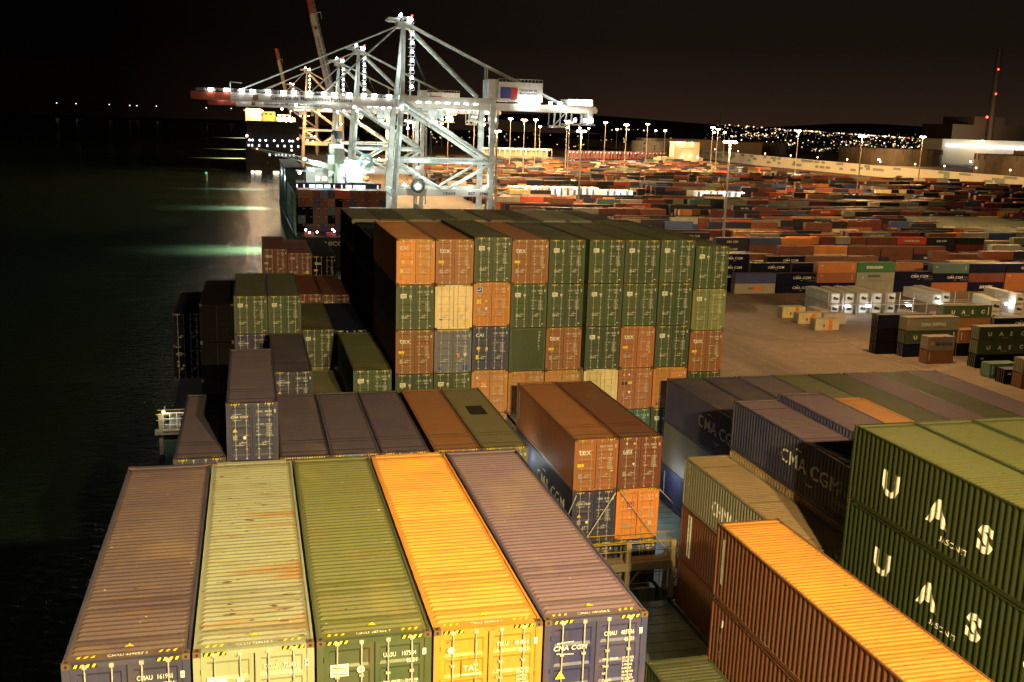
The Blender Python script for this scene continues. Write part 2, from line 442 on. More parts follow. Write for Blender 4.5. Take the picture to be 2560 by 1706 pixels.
def side_marks(kind, L, H, wrap=False):
    """markings on the left long side (facing -x), reading from the far end to the near end; u = L - y"""
    k = (kind, L, H, wrap)
    if k in SM: return SM[k]
    l = MB(); mats = [LETTER, LETDARK, LETGREY, STK_O, STK_R, STK_B]
    U = Vector((0, -1, 0)); Z = Vector((0, 0, 1)); x = .006
    def T(t, u, z, s, m=0, b=.03, sh=0, sx=1., al='LEFT'): l.text(t, (x, L - u, z), U, Z, s, m, b, sh, sx, al)
    f = lambda u, z: (x, L - u, z)
    def Q(u0, z0, u1, z1, m=0): l.quad([f(u0, z0), f(u1, z0), f(u1, z1), f(u0, z1)], m)
    if kind == 'cma' or kind == 'cmaeco':
        T('CMA CGM', L * .42, H * .42, H * .36, 0, .012, 0, 1.15)
        arc(l, L * .42 + 1.5, H * .62, H * .16, 2.2, .9, .05, f); arc(l, L * .42 + 2.6, H * .42, H * .16, -2.3, -.8, .05, f)
        if kind == 'cmaeco':
            T('eco container', L * .80, H * .48, H * .16, 2, .01, 0, 1); T('bamboo flooring', L * .80, H * .26, H * .14, 2, .008, 0, 1)
            for a in (H * .66, H * .16): Q(L * .785, a, L * .97, a + .03, 2)
            Q(L * .785, H * .16, L * .788, H * .66, 2)
    elif kind == 'uasc':
        for i, c in enumerate('UASC'): T(c, 2.0 + i * 2.5, H * .34, H * .40, 0, .05, 0, 1.15)
        T('UASC.NET', 5.2, H * .17, .27, 0, .004, 0, 1.15)
        if not wrap: Q(L - 1.0, H * .2, L - .75, H * .85)
    elif kind == 'china':
        T('CHINA SHIPPING', L * .28, H * .32, H * .38, 0, .02, 0, .72)
        for i, c in enumerate('CCLU 4'): T(c, .5, H * .85 - i * .32, .24, 0, .02)
    elif kind == 'hapag':
        for i, c in enumerate('BEAVUS'):
            T(c, .95, H * .82 - i * .34, .30, 1, .03)
        Q(.9, H * .15, 1.35, H * .93)
        l2 = MB()
    elif kind == 'ues':
        for i, c in enumerate('UES'): T(c, .7, H * .72 - i * .62, .42, 0, .03)
    elif kind == 'maersk' or kind == 'maersk2':
        T('MAERSK', L * .30, H * (.34 if kind == 'maersk' else .54), H * .34, 1, .03, 0, 1.1)
        if kind == 'maersk2': T('SEALAND', L * .30, H * .14, H * .34, 2, .03, 0, 1.05)
        for i in range(7):
            a = i * pi / 7; r = H * .2; cx, cz = L * .16, H * .5
            l.quad([f(cx + cos(a) * r, cz + sin(a) * r), f(cx - sin(a) * .08, cz + cos(a) * .08), f(cx - cos(a) * r, cz - sin(a) * r), f(cx + sin(a) * .08, cz - cos(a) * .08)], 0)
    elif kind == 'evergreen': T('EVERGREEN', L * .24, H * .40, H * .34, 0, .05, 0, .95)
    elif kind == 'hanjin': T('HANJIN', L * .32, H * .32, H * .48, 0, .03, .4, .9)
    elif kind == 'hamburg': T('HAMBURG SUD', L * .2, H * .35, H * .30, 0, .01)
    elif kind == 'po': T('P&O', L * .34, H * .45, H * .24, 1, .03); Q(L * .46, H * .38, L * .68, H * .72, 3)
    elif kind == 'oocl': Q(L * .36, H * .36, L * .66, H * .70, 0); T('OOCL', L * .40, H * .41, H * .3, 4, .03)
    elif kind == 'kline': T('"K" Line', L * .36, H * .36, H * .32, 0, .02)
    elif kind == 'small': T('CAI', L * .08, H * .65, H * .16, 0, .02); Q(L * .9, H * .3, L * .91, H * .8)
    elif kind == 'vert':
        Q(.5, H * .25, .68, H * .85)
    if l.v and wrap:
        bm = bmesh.new(); me = l.mesh('tmp', mats); bm.from_mesh(me); y = .17
        while y < L:
            for q in (0, .25, .5, .75):
                bmesh.ops.bisect_plane(bm, geom=bm.verts[:] + bm.edges[:] + bm.faces[:], plane_co=(0, y + q * PITCH, 0), plane_no=(0, 1, 0), dist=1e-5)
            y += PITCH
        for v in bm.verts: v.co.x = .012 + side_depth(v.co.y) - .004
        bm.to_mesh(me); bm.free(); me.name = 'side_lettering'; SM[k] = me; return me
    SM[k] = l.mesh('side_lettering', mats) if l.v else None
    return SM[k]

COL = dict(green=((.040, .070, .026), 'dark green'), lgreen=((.22, .24, .10), 'faded pale green'), rust=((.34, .122, .040), 'rust brown'),
           rust2=((.19, .055, .028), 'dark rust red'), orange=((.64, .235, .045), 'orange brown'), ochre=((.50, .22, .06), 'ochre orange'),
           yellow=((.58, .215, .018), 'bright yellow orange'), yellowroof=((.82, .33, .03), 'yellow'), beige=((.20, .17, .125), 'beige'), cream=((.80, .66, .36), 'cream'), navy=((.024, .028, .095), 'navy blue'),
           navy2=((.034, .036, .10), 'dusty navy'), blue=((.035, .07, .20), 'blue'), bluegrey=((.17, .18, .28), 'blue grey'),
           greygreen=((.33, .34, .22), 'pale grey green'), maroon=((.14, .022, .018), 'maroon'), white=((.55, .53, .46), 'white'),
           grey=((.34, .32, .29), 'light grey'), red=((.55, .07, .03), 'bright red'), teal=((.05, .14, .12), 'teal green'),
           olive=((.17, .17, .085), 'faded olive'), dark=((.008, .007, .007), 'near black'), purple=((.145, .090, .155), 'dusty purple grey'),  # dark also carries the shade of the unlit ship stacks
           tan=((.40, .27, .15), 'tan'), yrust=((.16, .055, .028), 'rust brown'), ynavy=((.010, .012, .030), 'navy'), dgreen=((.026, .035, .013), 'green'), roofgreen=((.098, .130, .028), 'green'), slate=((.075, .064, .135), 'slate'), umber=((.056, .034, .062), 'umber'), shipgreen=((.23, .25, .18), 'grey green'), sea=((.11, .26, .19), 'sea green'))
def place_container(x, y, z, H, col, kind='uasc', label='', side=None, L=L40, code=None, cc=None, fullstripe=False, roofcode=False, closed=False, wrap=False, rz=0, group='containers stowed on the near ship', lod=0, plain=False, rightmarks=None, name='shipping_container', cat='shipping container', roofcol=None):
    c = COL[col][0]; g_ = R.uniform(.80, 1.18); c = tuple(v * g_ * R.uniform(.93, 1.07) for v in c)
    d = container_meshes(L, H, plain)
    t = thing(name, label, cat, (x, y, z), rz, group)
    obj('frame', d['body'], t, col=c); obj('side_panel', d['sl'], t, col=c)
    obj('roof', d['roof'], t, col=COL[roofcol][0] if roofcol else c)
    obj('side_panel', d['sr'], t, col=c)
    obj('end_wall', d['end'], t, col=c)
    if closed:
        obj('end_wall', d['near_end'], t, col=c)
        m = MB()
        for i, ch in enumerate('UASU107'): m.text(ch, (1.96, .005, H * .88 - i * .19), (1, 0, 0), (0, 0, 1), .17, 0, .015)
        m.build('lettering', LETTER, t)
    else:
        for k in ('dl', 'dr'):
            fd_ = R.uniform(.84, 1.16); dr = obj('door', d[k], t, col=tuple(v * fd_ * R.uniform(.96, 1.04) for v in c))
            if lod < 2:
                for b in '01': obj('locking_bar', d['bar' + k + b], dr)
        if lod < 2:
            for nm, me in door_marks(kind, H, R.randint(0, 1) if not code else 9, code, cc): obj(nm, me, t)
    if not closed and lod < 2:
        obj('hazard_stripes', d['stripefull' if fullstripe else 'stripe'], t)
    if roofcode: obj('roof_code', roof_code(roofcode, H), t)
    if side:
        me = side_marks(side, L, H, wrap)
        if me: obj('side_lettering', me, t)
    return t

# ------------------------------------------------------------------ our ship: column and bay grid
CX = [0, 2.49, 4.98, 7.47, 9.96, 12.65, 15.15, 17.65, 20.14, 22.64, 25.38, 27.88, 30.40, 32.95, 35.55, 38.15, 40.8, 43.5, 46.0, 48.5]
BY = [0, 14.55, 29.1, 43.65, 58.2, 72.75, 87.3, 101.85]
ORD = ['first', 'second', 'third', 'fourth', 'fifth', 'sixth', 'seventh', 'eighth', 'ninth', 'tenth', 'eleventh', 'twelfth', 'thirteenth', 'fourteenth', 'fifteenth', 'sixteenth', 'seventeenth', 'eighteenth', 'nineteenth', 'twentieth']
def S(bay, ci, top, H, col, kind, label, **k):
    x = CX[ci] if ci >= 0 else -3.0
    return place_container(x, BY[bay], top - H, H, col, kind, label, **k)
# front row, roofs filling the foreground
S(0, 0, 0, HC, 'navy2', 'cma', 'brown dusted navy container leftmost of the foreground row', roofcode='CMAU 429057 2', roofcol='umber')
cc_ = S(0, 1, 0, HC, 'greygreen', 'china', 'pale grey green container with rust streaked cream roof, second in foreground row', code='723618', roofcode='CCLU 723618 1')
for ch in cc_.children:
    if ch.name.startswith('roof') and 'code' not in ch.name: ch.data = ch.data.copy(); ch.data.materials[0] = RUSTY
S(0, 2, 0, HC, 'green', 'uasc', 'dark green container in the middle of the foreground row', code='107584', roofcode='UASU 107584 7', roofcol='roofgreen')
S(0, 3, 0, HC, 'yellow', 'tal', 'bright yellow orange container fourth in the foreground row', code='484814', cc='42G1', roofcode='TRLU 484814 7', roofcol='yellowroof')  # roof lighter than the doors: light put into the roof colour
S(0, 4, 0, HC, 'navy', 'cma', 'navy container with scuffed purple grey roof, rightmost of the foreground row', roofcol='purple', code='485936', roofcode='CMAU 485936 5')
# second visible row (bay 2)
S(2, 0, -5.38, HC, 'navy2', 'cma', 'low navy container with a half shadowed roof, left of the taller navy stack', roofcol='slate')
S(2, 1, -2.70, HC, 'navy', 'cma', 'navy container standing one tier above its row beside the water', code='486080', roofcol='slate')
S(2, 1, -5.62, HC, 'navy', 'cma', 'navy container directly beneath the raised navy one near the water')
S(2, 2, -5.53, HC, 'navy', 'plain', 'navy container with a full width yellow striped header behind the cream roof', fullstripe=True, roofcol='slate')
S(2, 3, -5.53, HC, 'bluegrey', 'cma', 'blue grey roofed container behind the foreground green one', roofcol='slate')
S(2, 4, -5.53, HC, 'navy2', 'cma', 'brownish navy container just left of the rust roofed one', roofcol='slate')
S(2, 5, -5.53, HC, 'rust', 'tex', 'rust roofed container just left of the olive roof with a dark patch')
o = S(2, 6, -5.53, HC, 'olive', 'uasc', 'faded olive roofed container with a dark rectangular patch on its roof')
MB().box((.7, 6.2, HC - .012), (1.7, 8.0, HC + .004)).build('roof_patch', BLK, o)
for tz in (-8.43, -11.33):
    for ci, cl in ((0, 'navy2'), (4, 'navy'), (6, 'olive')):
        S(2, ci, tz, HC if tz > -9 else 2.56, cl, 'cma', '%s container %s beneath the %s one, second row' % (COL[cl][1], 'one tier' if tz > -9 else 'two tiers', {0: 'low shadow roofed', 4: 'brownish navy', 6: 'patched olive'}[ci]), lod=2)
S(2, 8, -5.32, HC, 'rust', 'tex', 'rust brown container with white serif letters, top of the lashed centre stack', side='vert')
S(2, 9, -5.32, HC, 'rust2', 'ues', 'dark rust red container right on top of the lashed centre stack', side=None)
S(2, 8, -8.24, HC, 'navy', 'cma', 'navy container with lashing rods across its doors, under the rust brown one', side='cma', wrap=True)
S(2, 9, -8.24, HC, 'orange', 'talred', 'orange brown container with a small red logo under the dark rust red one')
S(2, 8, -11.16, 2.6, 'navy', 'plain', 'shadowed navy container behind the lashing bridge, third tier', side='cma')
S(2, 9, -11.16, 2.6, 'blue', 'plain', 'dim blue container behind the lashing bridge posts')
# bay 3 left part
S(3, 2, -4.74, HC, 'navy', 'cma', 'navy container tucked behind the raised navy one, left of the low olive roof')
S(3, 3, -7.65, HC, 'olive', 'uasc', 'low olive roofed container in the dark gap left of the big stack')
S(3, 4, -4.78, HC, 'green', 'uasc', 'green container with a half lit roof at the foot of the big stack')
S(3, 4, -7.70, HC, 'green', 'uasc', 'shadowed green container beneath the half lit green one by the big stack')
# the big stack (bay 3): 9 columns
GRID = {
 5: ['orange cai', 'green uasc', 'rust tex', 'green uasc'],
 6: ['rust tex', 'cream cream', 'bluegrey plain', 'green uasc'],
 7: ['green uasc', 'orange fred', 'navy2 cai', 'ochre tal', 'ochre plain'],
 8: ['rust tex', 'green uasc', 'green closed', 'ochre plain'],
 9: ['green uasc', 'green uasc', 'rust tex', 'ochre plain'],
 10: ['green uasc', 'green uasc', 'green uasc', 'cream plain', 'cream plain'],
 11: ['green uasc', 'green uasc', 'rust tex', 'rust rustlabel', 'teal plain'],
 12: ['green uasc', 'green uasc', 'green uasc', 'orange plain', 'green uasc'],
 13: ['green uasc', 'lgreen uasc', 'rust tex', 'green uasc']}
MK = dict(cai='with CAI letters', uasc='with a white logo plate', tex='with white tex letters', cream='with worn doors', plain='with plain doors', fred='with a blue flag decal', tal='with a pale round decal', closed='with a corrugated blind end', rustlabel='with yellow black labels')
for ci, tiers in GRID.items():
    z = 3.6 + (.14 if ci == 7 else 0) - (.40 if ci == 13 else 0)
    for ti, s in enumerate(tiers):
        col, kd = s.split()
        S(3, ci, z, HC, col, kd, '%s container %s, column %s, tier %s, tall stack' % (COL[col][1], MK[kd], ORD[ci - 5], ORD[ti]),
          closed=kd == 'closed', fullstripe=(kd == 'plain' and col == 'bluegrey'), side='vert' if ci == 5 and ti == 0 else None)
        z -= HC + .018
# farther bays behind the big stack
fc = ['olive', 'green', 'lgreen', 'olive', 'greygreen', 'olive', 'green', 'grey', 'shipgreen', 'green', 'green', 'green']
for i, ci in enumerate(range(5, 17)):
    S(5, ci, 2.15 - (.9 if ci > 14 else 0), HC, fc[i], 'uasc', 'dim %s roofed container, %s from left, far row behind the tall stack' % (COL[fc[i]][1], ORD[i]), lod=2)
z = 2.1
for ti in range(5):
    S(4, 5, z, HC, 'dark', 'plain', "unlit container on the tall stack's shadowed flank, near bay, %s tier" % ORD[ti], lod=2)  # shade of the flank painted in as a near-black colour
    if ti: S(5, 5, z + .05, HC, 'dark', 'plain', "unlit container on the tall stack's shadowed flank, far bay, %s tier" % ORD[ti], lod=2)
    z -= HC + .02
# port side, bays 4-6; shade of the outer stacks painted in as dark colours
S(4, 1, -2.35, HC, 'green', 'uasc', 'lit green container left of the green pair beside the water')
S(4, 2, -2.35, HC, 'green', 'uasc', 'lit green container right of the green pair beside the water')
S(4, 1, -5.27, HC, 'navy', 'cma', 'navy container under the left container of the green pair')
S(4, 2, -5.27, HC, 'navy', 'cma', 'navy container under the right container of the green pair')
S(4, 3, -5.0, HC, 'green', 'uasc', 'shadowed green container stepping down right of the green pair')
S(4, 3, -7.92, HC, 'olive', 'uasc', 'olive container beneath the stepped down green one')
S(4, 4, -5.1, HC, 'ynavy', 'tex', 'dark rust container in shade between the green ones and the tall stack')
for ti, tz in enumerate((-2.95, -5.87, -8.79)):
    S(4, 0, tz, HC, 'dark', 'plain', 'unlit black container at the outer edge, %s tier of its stack' % ORD[ti], lod=2)  # shade on this stack is put into its near-black colour
S(5, 3, -4.65, HC, 'maroon', 'tex', 'dim rust roofed container left in the row behind the green pair')
S(5, 4, -4.72, HC, 'maroon', 'cma', 'dim dark roofed container right in the row behind the green pair')
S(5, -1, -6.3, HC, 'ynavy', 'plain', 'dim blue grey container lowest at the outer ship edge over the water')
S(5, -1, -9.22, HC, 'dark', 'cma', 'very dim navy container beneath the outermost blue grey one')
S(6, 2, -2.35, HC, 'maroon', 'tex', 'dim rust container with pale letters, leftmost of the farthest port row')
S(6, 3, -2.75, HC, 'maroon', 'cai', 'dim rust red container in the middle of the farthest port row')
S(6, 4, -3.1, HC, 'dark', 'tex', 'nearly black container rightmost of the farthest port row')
S(6, 2, -5.27, HC, 'rust2', 'plain', 'dim container beneath the leftmost one of the farthest port row', lod=2)
# starboard side
S(0, 8, -3.21, HC, 'rust2', 'tex', 'orange roofed rust sided container at the bottom right', side='vert', roofcol='yellowroof')
S(0, 8, -6.13, HC, 'rust2', 'ues', 'rust red container beneath the orange roofed one, bottom right', side='ues', wrap=True)
S(0, 8, -9.05, HC, 'rust2', 'tex', 'lowest rust red container of the bottom right stack')
S(0, 7, -8.48, HC, 'green', 'uasc', 'low dark green container between the front row and the orange roof', roofcode='UASU 101488 8')
for ti, tz in enumerate((.30, -2.62, -5.54)):
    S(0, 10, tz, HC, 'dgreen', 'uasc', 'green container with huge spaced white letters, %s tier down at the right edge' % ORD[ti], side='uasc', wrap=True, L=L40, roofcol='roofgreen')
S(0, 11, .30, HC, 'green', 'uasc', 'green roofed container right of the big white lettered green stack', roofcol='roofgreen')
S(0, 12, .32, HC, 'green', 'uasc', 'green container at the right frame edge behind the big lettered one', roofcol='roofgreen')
S(1, 10, -5.74, STD, 'shipgreen', 'china', 'grey green container with big white letters, roof crossed by a slanted shadow', side='china', wrap=True, roofcol='tan')
S(1, 10, -8.38, HC, 'rust2', 'tex', 'rust red container with a white vertical letter strip under the grey green one', side='hapag', wrap=True)
S(1, 10, -11.32, 2.56, 'rust2', 'tex', 'lowest rust red container of the stack under the grey green one')
S(1, 11, -2.80, STD, 'navy', 'cma', 'navy container with white side letters between green and grey green stacks', side='cmaeco', wrap=True, roofcol='purple', roofcode='CMAU 448120 3')
S(1, 11, -5.42, HC, 'tan', 'plain', 'yellowish tan container under the lettered navy one', )
S(1, 12, -2.50, HC, 'navy2', 'cma', 'dusty navy container left of the small orange roof', roofcol='purple')
S(1, 13, -2.90, HC, 'orange', 'tex', 'orange ribbed roof container beyond the lettered navy one')
RC = ['navy2', 'navy2', 'purple', 'olive', 'green', 'purple', 'green', 'purple']
for i, ci in enumerate(range(12, 20)):
    S(2, ci, -5.32, HC, RC[i], 'uasc', '%s roofed container, %s from left of the quay side row' % (COL[RC[i]][1], ORD[i]), side='cma' if i == 0 else None, wrap=i == 0, lod=1 if i else 0)
RC2 = ['green', 'purple', 'green', 'purple', 'green', 'green']
for i, ci in enumerate(range(14, 20)):
    S(1, ci, -5.30, HC, RC2[i], 'uasc', '%s roofed container, %s from left, nearer quay side row' % (COL[RC2[i]][1], ORD[i]), lod=1)
S(2, 12, -8.24, HC, 'beige', 'plain', 'smooth beige container side lit by a deck lamp, under the shaded navy letters', plain=True, lod=1)
S(2, 12, -11.16, 2.6, 'navy', 'cma', 'blue corrugated container lit by a deck lamp on the hatch', side='vert')
S(2, 13, -8.24, HC, 'dark', 'plain', 'hidden dark container inboard of the smooth beige one', lod=2)

# ------------------------------------------------------------------ ship structure: hull, deck, lashing gear
STEEL = solid('deck_green_paint', (.20, .27, .23), .55, 0, .4, .5)
BEIGE = solid('lashing_beige_paint', (.38, .30, .20), .55)
HULLM = solid('hull_dark_blue_paint', (.012, .018, .03), .5)
sh = thing('container_ship', 'dark hull and green hatch deck of the near ship under the stacks', 'ship')
m = MB(); pts = [(-3.3, -60), (-3.3, 105), (6, 130), (24, 165), (42, 130), (51.2, 105), (51.2, -60)]
n = len(pts)
m.quad([(x, y, -15.2) for x, y in pts][::-1]); 
for i in range(n):
    a, b = pts[i], pts[(i + 1) % n]; m.quad([(a[0], a[1], WZ - 3), (b[0], b[1], WZ - 3), (b[0], b[1], -15.2), (a[0], a[1], -15.2)])
m.build('hull', HULLM, sh)
for b in range(0, 7):
    m = MB()
    for k in range(4):
        x0 = -.2 + k * 12.75; m.box((x0, BY[b] - .4, -15.19), (x0 + 12.5, BY[b] + 12.6, DECK - .01))
        for i in range(14): m.box((x0 + .3, BY[b] + .2 + i * .9, DECK - .01), (x0 + 12.2, BY[b] + .24 + i * .9, DECK + .003), 1)
    m.build('hatch_cover', [STEEL, solid('deck_seam', (.05, .09, .08))], sh)
def lashing_bridge(y, x0, x1, top, label, mesh_all=True):
    t = thing('lashing_bridge', label, 'lashing bridge', (0, y, DECK), 0, 'lashing bridges between the bays')
    z1 = top - DECK; m = MB(); xs = [x0 + i * 2.55 for i in range(int((x1 - x0) / 2.55) + 1)]
    for i, x in enumerate(xs):
        p = MB(); p.box((x - .13, -.55, 0), (x + .13, -.3, z1 + 1.0)); p.box((x - .1, .35, 0), (x + .1, .55, z1 - .02)); p.bar((x, -.4, z1 - 1.6), (x + 1.1, -.4, z1 - .15), .09); p.build('post', BEIGE, t)
        p.v = []; 
    m.box((x0 - .4, -.62, z1 - .42), (x1 + .4, .62, z1 - .30)); m.box((x0 - .4, -.66, z1 - .55), (x1 + .4, -.6, z1 - .1)); m.build('walkway', BEIGE, t)
    h = MB(); 
    for zz in (z1 + .55, z1 + 1.0): h.tube((x0 - .3, -.6, zz), (x1 + .4, -.6, zz), .028, 6); h.tube((x0 - .3, .6, zz), (x1 + .4, .6, zz), .028, 6)
    for i in range(int((x1 - x0) / 1.27) + 1):
        for s in (-.6, .6): h.tube((x0 + i * 1.27, s, z1 - .3), (x0 + i * 1.27, s, z1 + 1.0), .022, 5)
    h.build('handrail', solid('rail_yellow', (.45, .30, .03)), t)
    lo = MB(); lo.box((x0, .1, 1.2), (x1, .16, 1.26)); 
    for i in range(int((x1 - x0) / .6)): lo.tube((x0 + i * .6, .12, .1), (x0 + i * .6, .12, 2.0), .02, 5)
    lo.tube((x0, .12, 2.0), (x1, .12, 2.0), .025, 5); lo.build('lower_rail', BEIGE, t)
    return t
lashing_bridge(27.95, 17.75, 25.6, -11.6, 'beige lashing bridge with yellow handrails below the centre stack')
lashing_bridge(57.0, -2.9, 9.5, -11.8, 'dark lashing bridge at the outer edge beside the water')
def rod(a, b, label):
    t = MB(); t.tube(a, b, .022, 6); t.tube(a, Vector(a).lerp(Vector(b), .12), .038, 6); o = t.build('lashing_rod', GALV)
    tag(o, label, 'lashing rod', 'steel rods crossing the container ends')
rod((22.5, 28.95, -8.35), (20.3, 28.3, -11.3), 'rod slanting down left across the navy doors')
rod((20.3, 28.95, -8.35), (19.2, 28.3, -10.4), 'short rod at the left corner of the navy container')
rod((22.8, 28.95, -8.35), (25.2, 28.3, -11.3), 'rod slanting down right across the orange brown doors')
rod((25.1, 29.2, -8.35), (27.0, 29.0, -10.3), 'rod reaching from the orange brown corner over the green deck')
rod((25.5, 28.2, -11.3), (28.3, 28.9, -8.6), 'rod rising rightward above the green deck gap')
rod((32.9, 43.4, -8.1), (30.6, 42.9, -10.8), 'rod crossing the teal doors at the foot of the tall stack')
# lit work platform over the water
t = thing('work_platform', 'brightly lit railed platform at the ship side over dark water', 'platform', (-2.7, 56.3, -12.0)); t.scale = (.8, .8, .8)
m = MB(); m.box((0, 0, -.12), (2.3, 2.4, 0)); m.build('floor', BEIGE, t)
m = MB()
for zz in (.55, 1.1, 1.65): m.tube((0, 0, zz), (2.3, 0, zz), .035, 6); m.tube((0, 0, zz), (0, 2.4, zz), .035, 6)
for x in (0, .6, 1.2, 1.8, 2.3): m.tube((x, 0, 0), (x, 0, 1.65), .035, 6)
m.tube((0, 2.4, 0), (0, 2.4, 1.65), .035, 6); m.build('railing', WHITE, t)
m = MB(); m.box((.6, .9, 0), (1.45, 1.5, 1.0)); m.build('cabinet', PLATE, t)
m = MB(); m.ball((.05, .05, 1.78), .11); m.build('lamp', EWC, t)
m = MB(); m.box((0, .3, -3.4), (2.3, .36, -.13)); 
for i in range(16): m.box((0, .25, -3.3 + i * .2), (2.3, .31, -3.2 + i * .2))
m.build('ribbed_screen', STEEL, t)
# small antenna pole beyond the big stack
t = thing('deck_floodlight', 'small round deck floodlight on an arm right of the tall stack foot', 'floodlight', (36.2, 43.9, -8.4))
m = MB(); m.tube((0, 0, -5), (0, 0, 1.2), .05, 6); m.tube((0, 0, 1.2), (2.6, .4, 1.35), .035, 6); m.tube((0, 0, 1.6), (1.0, .2, .9), .03, 6); m.build('arm', GALV, t)
m = MB(); m.ball((2.6, .4, 1.4), .2); m.build('lamp_housing', GALV, t)

# ------------------------------------------------------------------ ground, water, sky-line
def ground_mat():
    m, t, b = nt('yard_asphalt'); v = coords(t, rnd=False)
    n1 = noise(t, .035, 6, .65, v); n2 = noise(t, .5, 6, .7, v); n3 = noise(t, .012, 3, .5, coords(t, (3.0, .4, 1), False))
    c = mix(t, ramp(t, n1, .35, .7), (.15, .105, .07), (.21, .155, .105))
    c = mix(t, math_(t, 'MULTIPLY', ramp(t, n2, .45, .8), .5), c, (.07, .052, .04))
    c = mix(t, math_(t, 'MULTIPLY', ramp(t, n3, .55, .62), .6), c, (.06, .045, .035))
    t.links.new(c, b.inputs['Base Color']); b.inputs['Roughness'].default_value = .75
    return m
QX = 52.0
m = MB(); m.quad([(QX, -400, G), (9000, -400, G), (9000, 9000, G), (QX, 9000, G)]); m.quad([(QX, -400, WZ - 4), (QX, -400, G), (QX, 9000, G), (QX, 9000, WZ - 4)])
struct(m.build('quay_ground', ground_mat()))
def water_mat():
    m, t, b = nt('harbour_water'); v = coords(t, rnd=False)
    b.inputs['Base Color'].default_value = (.040, .070, .045, 1); b.inputs['Roughness'].default_value = .22; b.inputs['IOR'].default_value = 1.33
    a = noise(t, .9, 5, .62, coords(t, (.55, 1.0, 1), False), .6); c = noise(t, .12, 3, .5, v)
    s = math_(t, 'ADD', a, c); bp = N(t, 'ShaderNodeBump'); bp.inputs['Strength'].default_value = 1.0; bp.inputs['Distance'].default_value = .42
    t.links.new(s, bp.inputs['Height']); t.links.new(bp.outputs[0], b.inputs['Normal'])
    return m
m = MB(); m.quad([(-9000, -600, WZ), (60, -600, WZ), (60, 12000, WZ), (-9000, 12000, WZ)]); struct(m.build('water', water_mat()))
# painted lines on the apron
LINEM = solid('worn_line_paint', (.32, .26, .17), .7, 0, .5, .8)
for i, (x, w) in enumerate(((128.3, .22), (126.2, .10), (115.5, .12), (108.0, .10), (100.5, .10), (93.0, .10), (88.9, .16), (87.9, .16))):
    m = MB(); m.quad([(x - w, 90, G + .004), (x + w, 90, G + .004), (x + w, 420, G + .004), (x - w, 420, G + .004)]); o = struct(m.build('road_marking', LINEM))
for i, (x, y) in enumerate(((137, 192), (141, 190.5), (145.5, 189.4), (150.5, 188.5), (122, 214), (119, 176))):
    m = MB(); m.quad([(x - 1.3, y - .25, G + .004), (x + 1.3, y - .35, G + .004), (x + 1.3, y + .05, G + .004), (x - 1.3, y + .15, G + .004)]); struct(m.build('road_marking', LINEM))

TYRE = solid('tyre_mark', (.085, .060, .042), .8, 0, .5, .6)
ar = random.Random(3)
for i in range(9):
    cx_, cy_2 = ar.uniform(86, 124), ar.uniform(120, 260); r_ = ar.uniform(7, 16); a0 = ar.uniform(0, 6.28); m = MB()
    for off in (0, 2.1):
        rr_ = r_ + off
        for k in range(ar.randint(6, 17)):
            a = a0 + k * .13; b = a + .13
            m.quad([(cx_ + cos(q) * (rr_ + w_), cy_2 + sin(q) * (rr_ + w_), G + .008 + .003 * i) for q, w_ in ((a, 0), (a, .28), (b, .28), (b, 0))])
    struct(m.build('tyre_marks', TYRE))
JNT = solid('slab_joint', (.06, .045, .032), .8)
m = MB()
for i in range(34): m.quad([(89.2, 100 + i * 7.5, G + .004), (125.8, 100 + i * 7.5, G + .004), (125.8, 100.09 + i * 7.5, G + .004), (89.2, 100.09 + i * 7.5, G + .004)])
struct(m.build('slab_joints', JNT))
# ------------------------------------------------------------------ yard containers
YM = {}
def yard_body(mb, x, y, z, L, H, m):
    """compact container: recessed sides, posts, rails, ribbed door end, long axis along x; y is the near face"""
    e = .05
    mb.box((x + .01, y + e, z + .12), (x + L - .01, y + W - e, z + H - .05), m)
    for xx in (x, x + L - .16):
        for yy in (y, y + W - .16): mb.box((xx, yy, z), (xx + .16, yy + .16, z + H), m)
    for yy in (y + .005, y + W - .085):
        mb.box((x + .16, yy, z + H - .10), (x + L - .16, yy + .08, z + H - .005), m); mb.box((x + .16, yy, z + .01), (x + L - .16, yy + .08, z + .16), m)
def yard_near_mesh(L, H, ridges=True):
    k = (L, H)
    if k in YM: return YM[k]
    mb = MB(); yard_body(mb, 0, 0, 0, L, H, 0)
    n = int(L / .55)
    for i in range(n):
        xx = .3 + i * (L - .5) / n; mb.box((xx, .022, .17), (xx + .2, .051, H - .11), 0)
    for j in range(4):
        for yy in (.3, .9, 1.45, 2.1): pass
    for yy in (.45, .95, 1.5, 2.0): mb.tube((-.03, yy, .1), (-.03, yy, H - .08), .03, 5, 1)
    b = mb.mesh('yard_container_body', [PAINT, GALV])
    r = MB(); r.box((.17, .09, H - .045), (L - .17, W - .09, H - .012))
    for i in range(int(L / .6)): r.box((.3 + i * .6, .15, H - .012), (.5 + i * .6, W - .15, H + .003))
    rm = r.mesh('yard_container_roof', [ROOF]); YM[k] = (b, rm); return YM[k]
NYARD = [0]
def yard(x, y, z, col, side, label, L=12.19, H=2.6, group='containers in the terminal yard', rz=0, roofcol=None):
    col2 = 'ynavy' if col in ('navy', 'navy2') and x > 100 else col
    c = tuple(v * R.uniform(.85, 1.15) for v in COL[col2][0]); b, r = yard_near_mesh(L, H)
    t = thing('yard_container', label, 'shipping container', (x, y, z), rz, group)
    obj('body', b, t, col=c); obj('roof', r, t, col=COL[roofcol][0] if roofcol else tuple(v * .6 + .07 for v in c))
    if side:
        me = side_marks(side, L, H)
        if me:
            o = obj('side_lettering', me, t); o.rotation_euler = (0, 0, pi / 2); o.location = (L, -.03, 0)
    NYARD[0] += 1
    return t
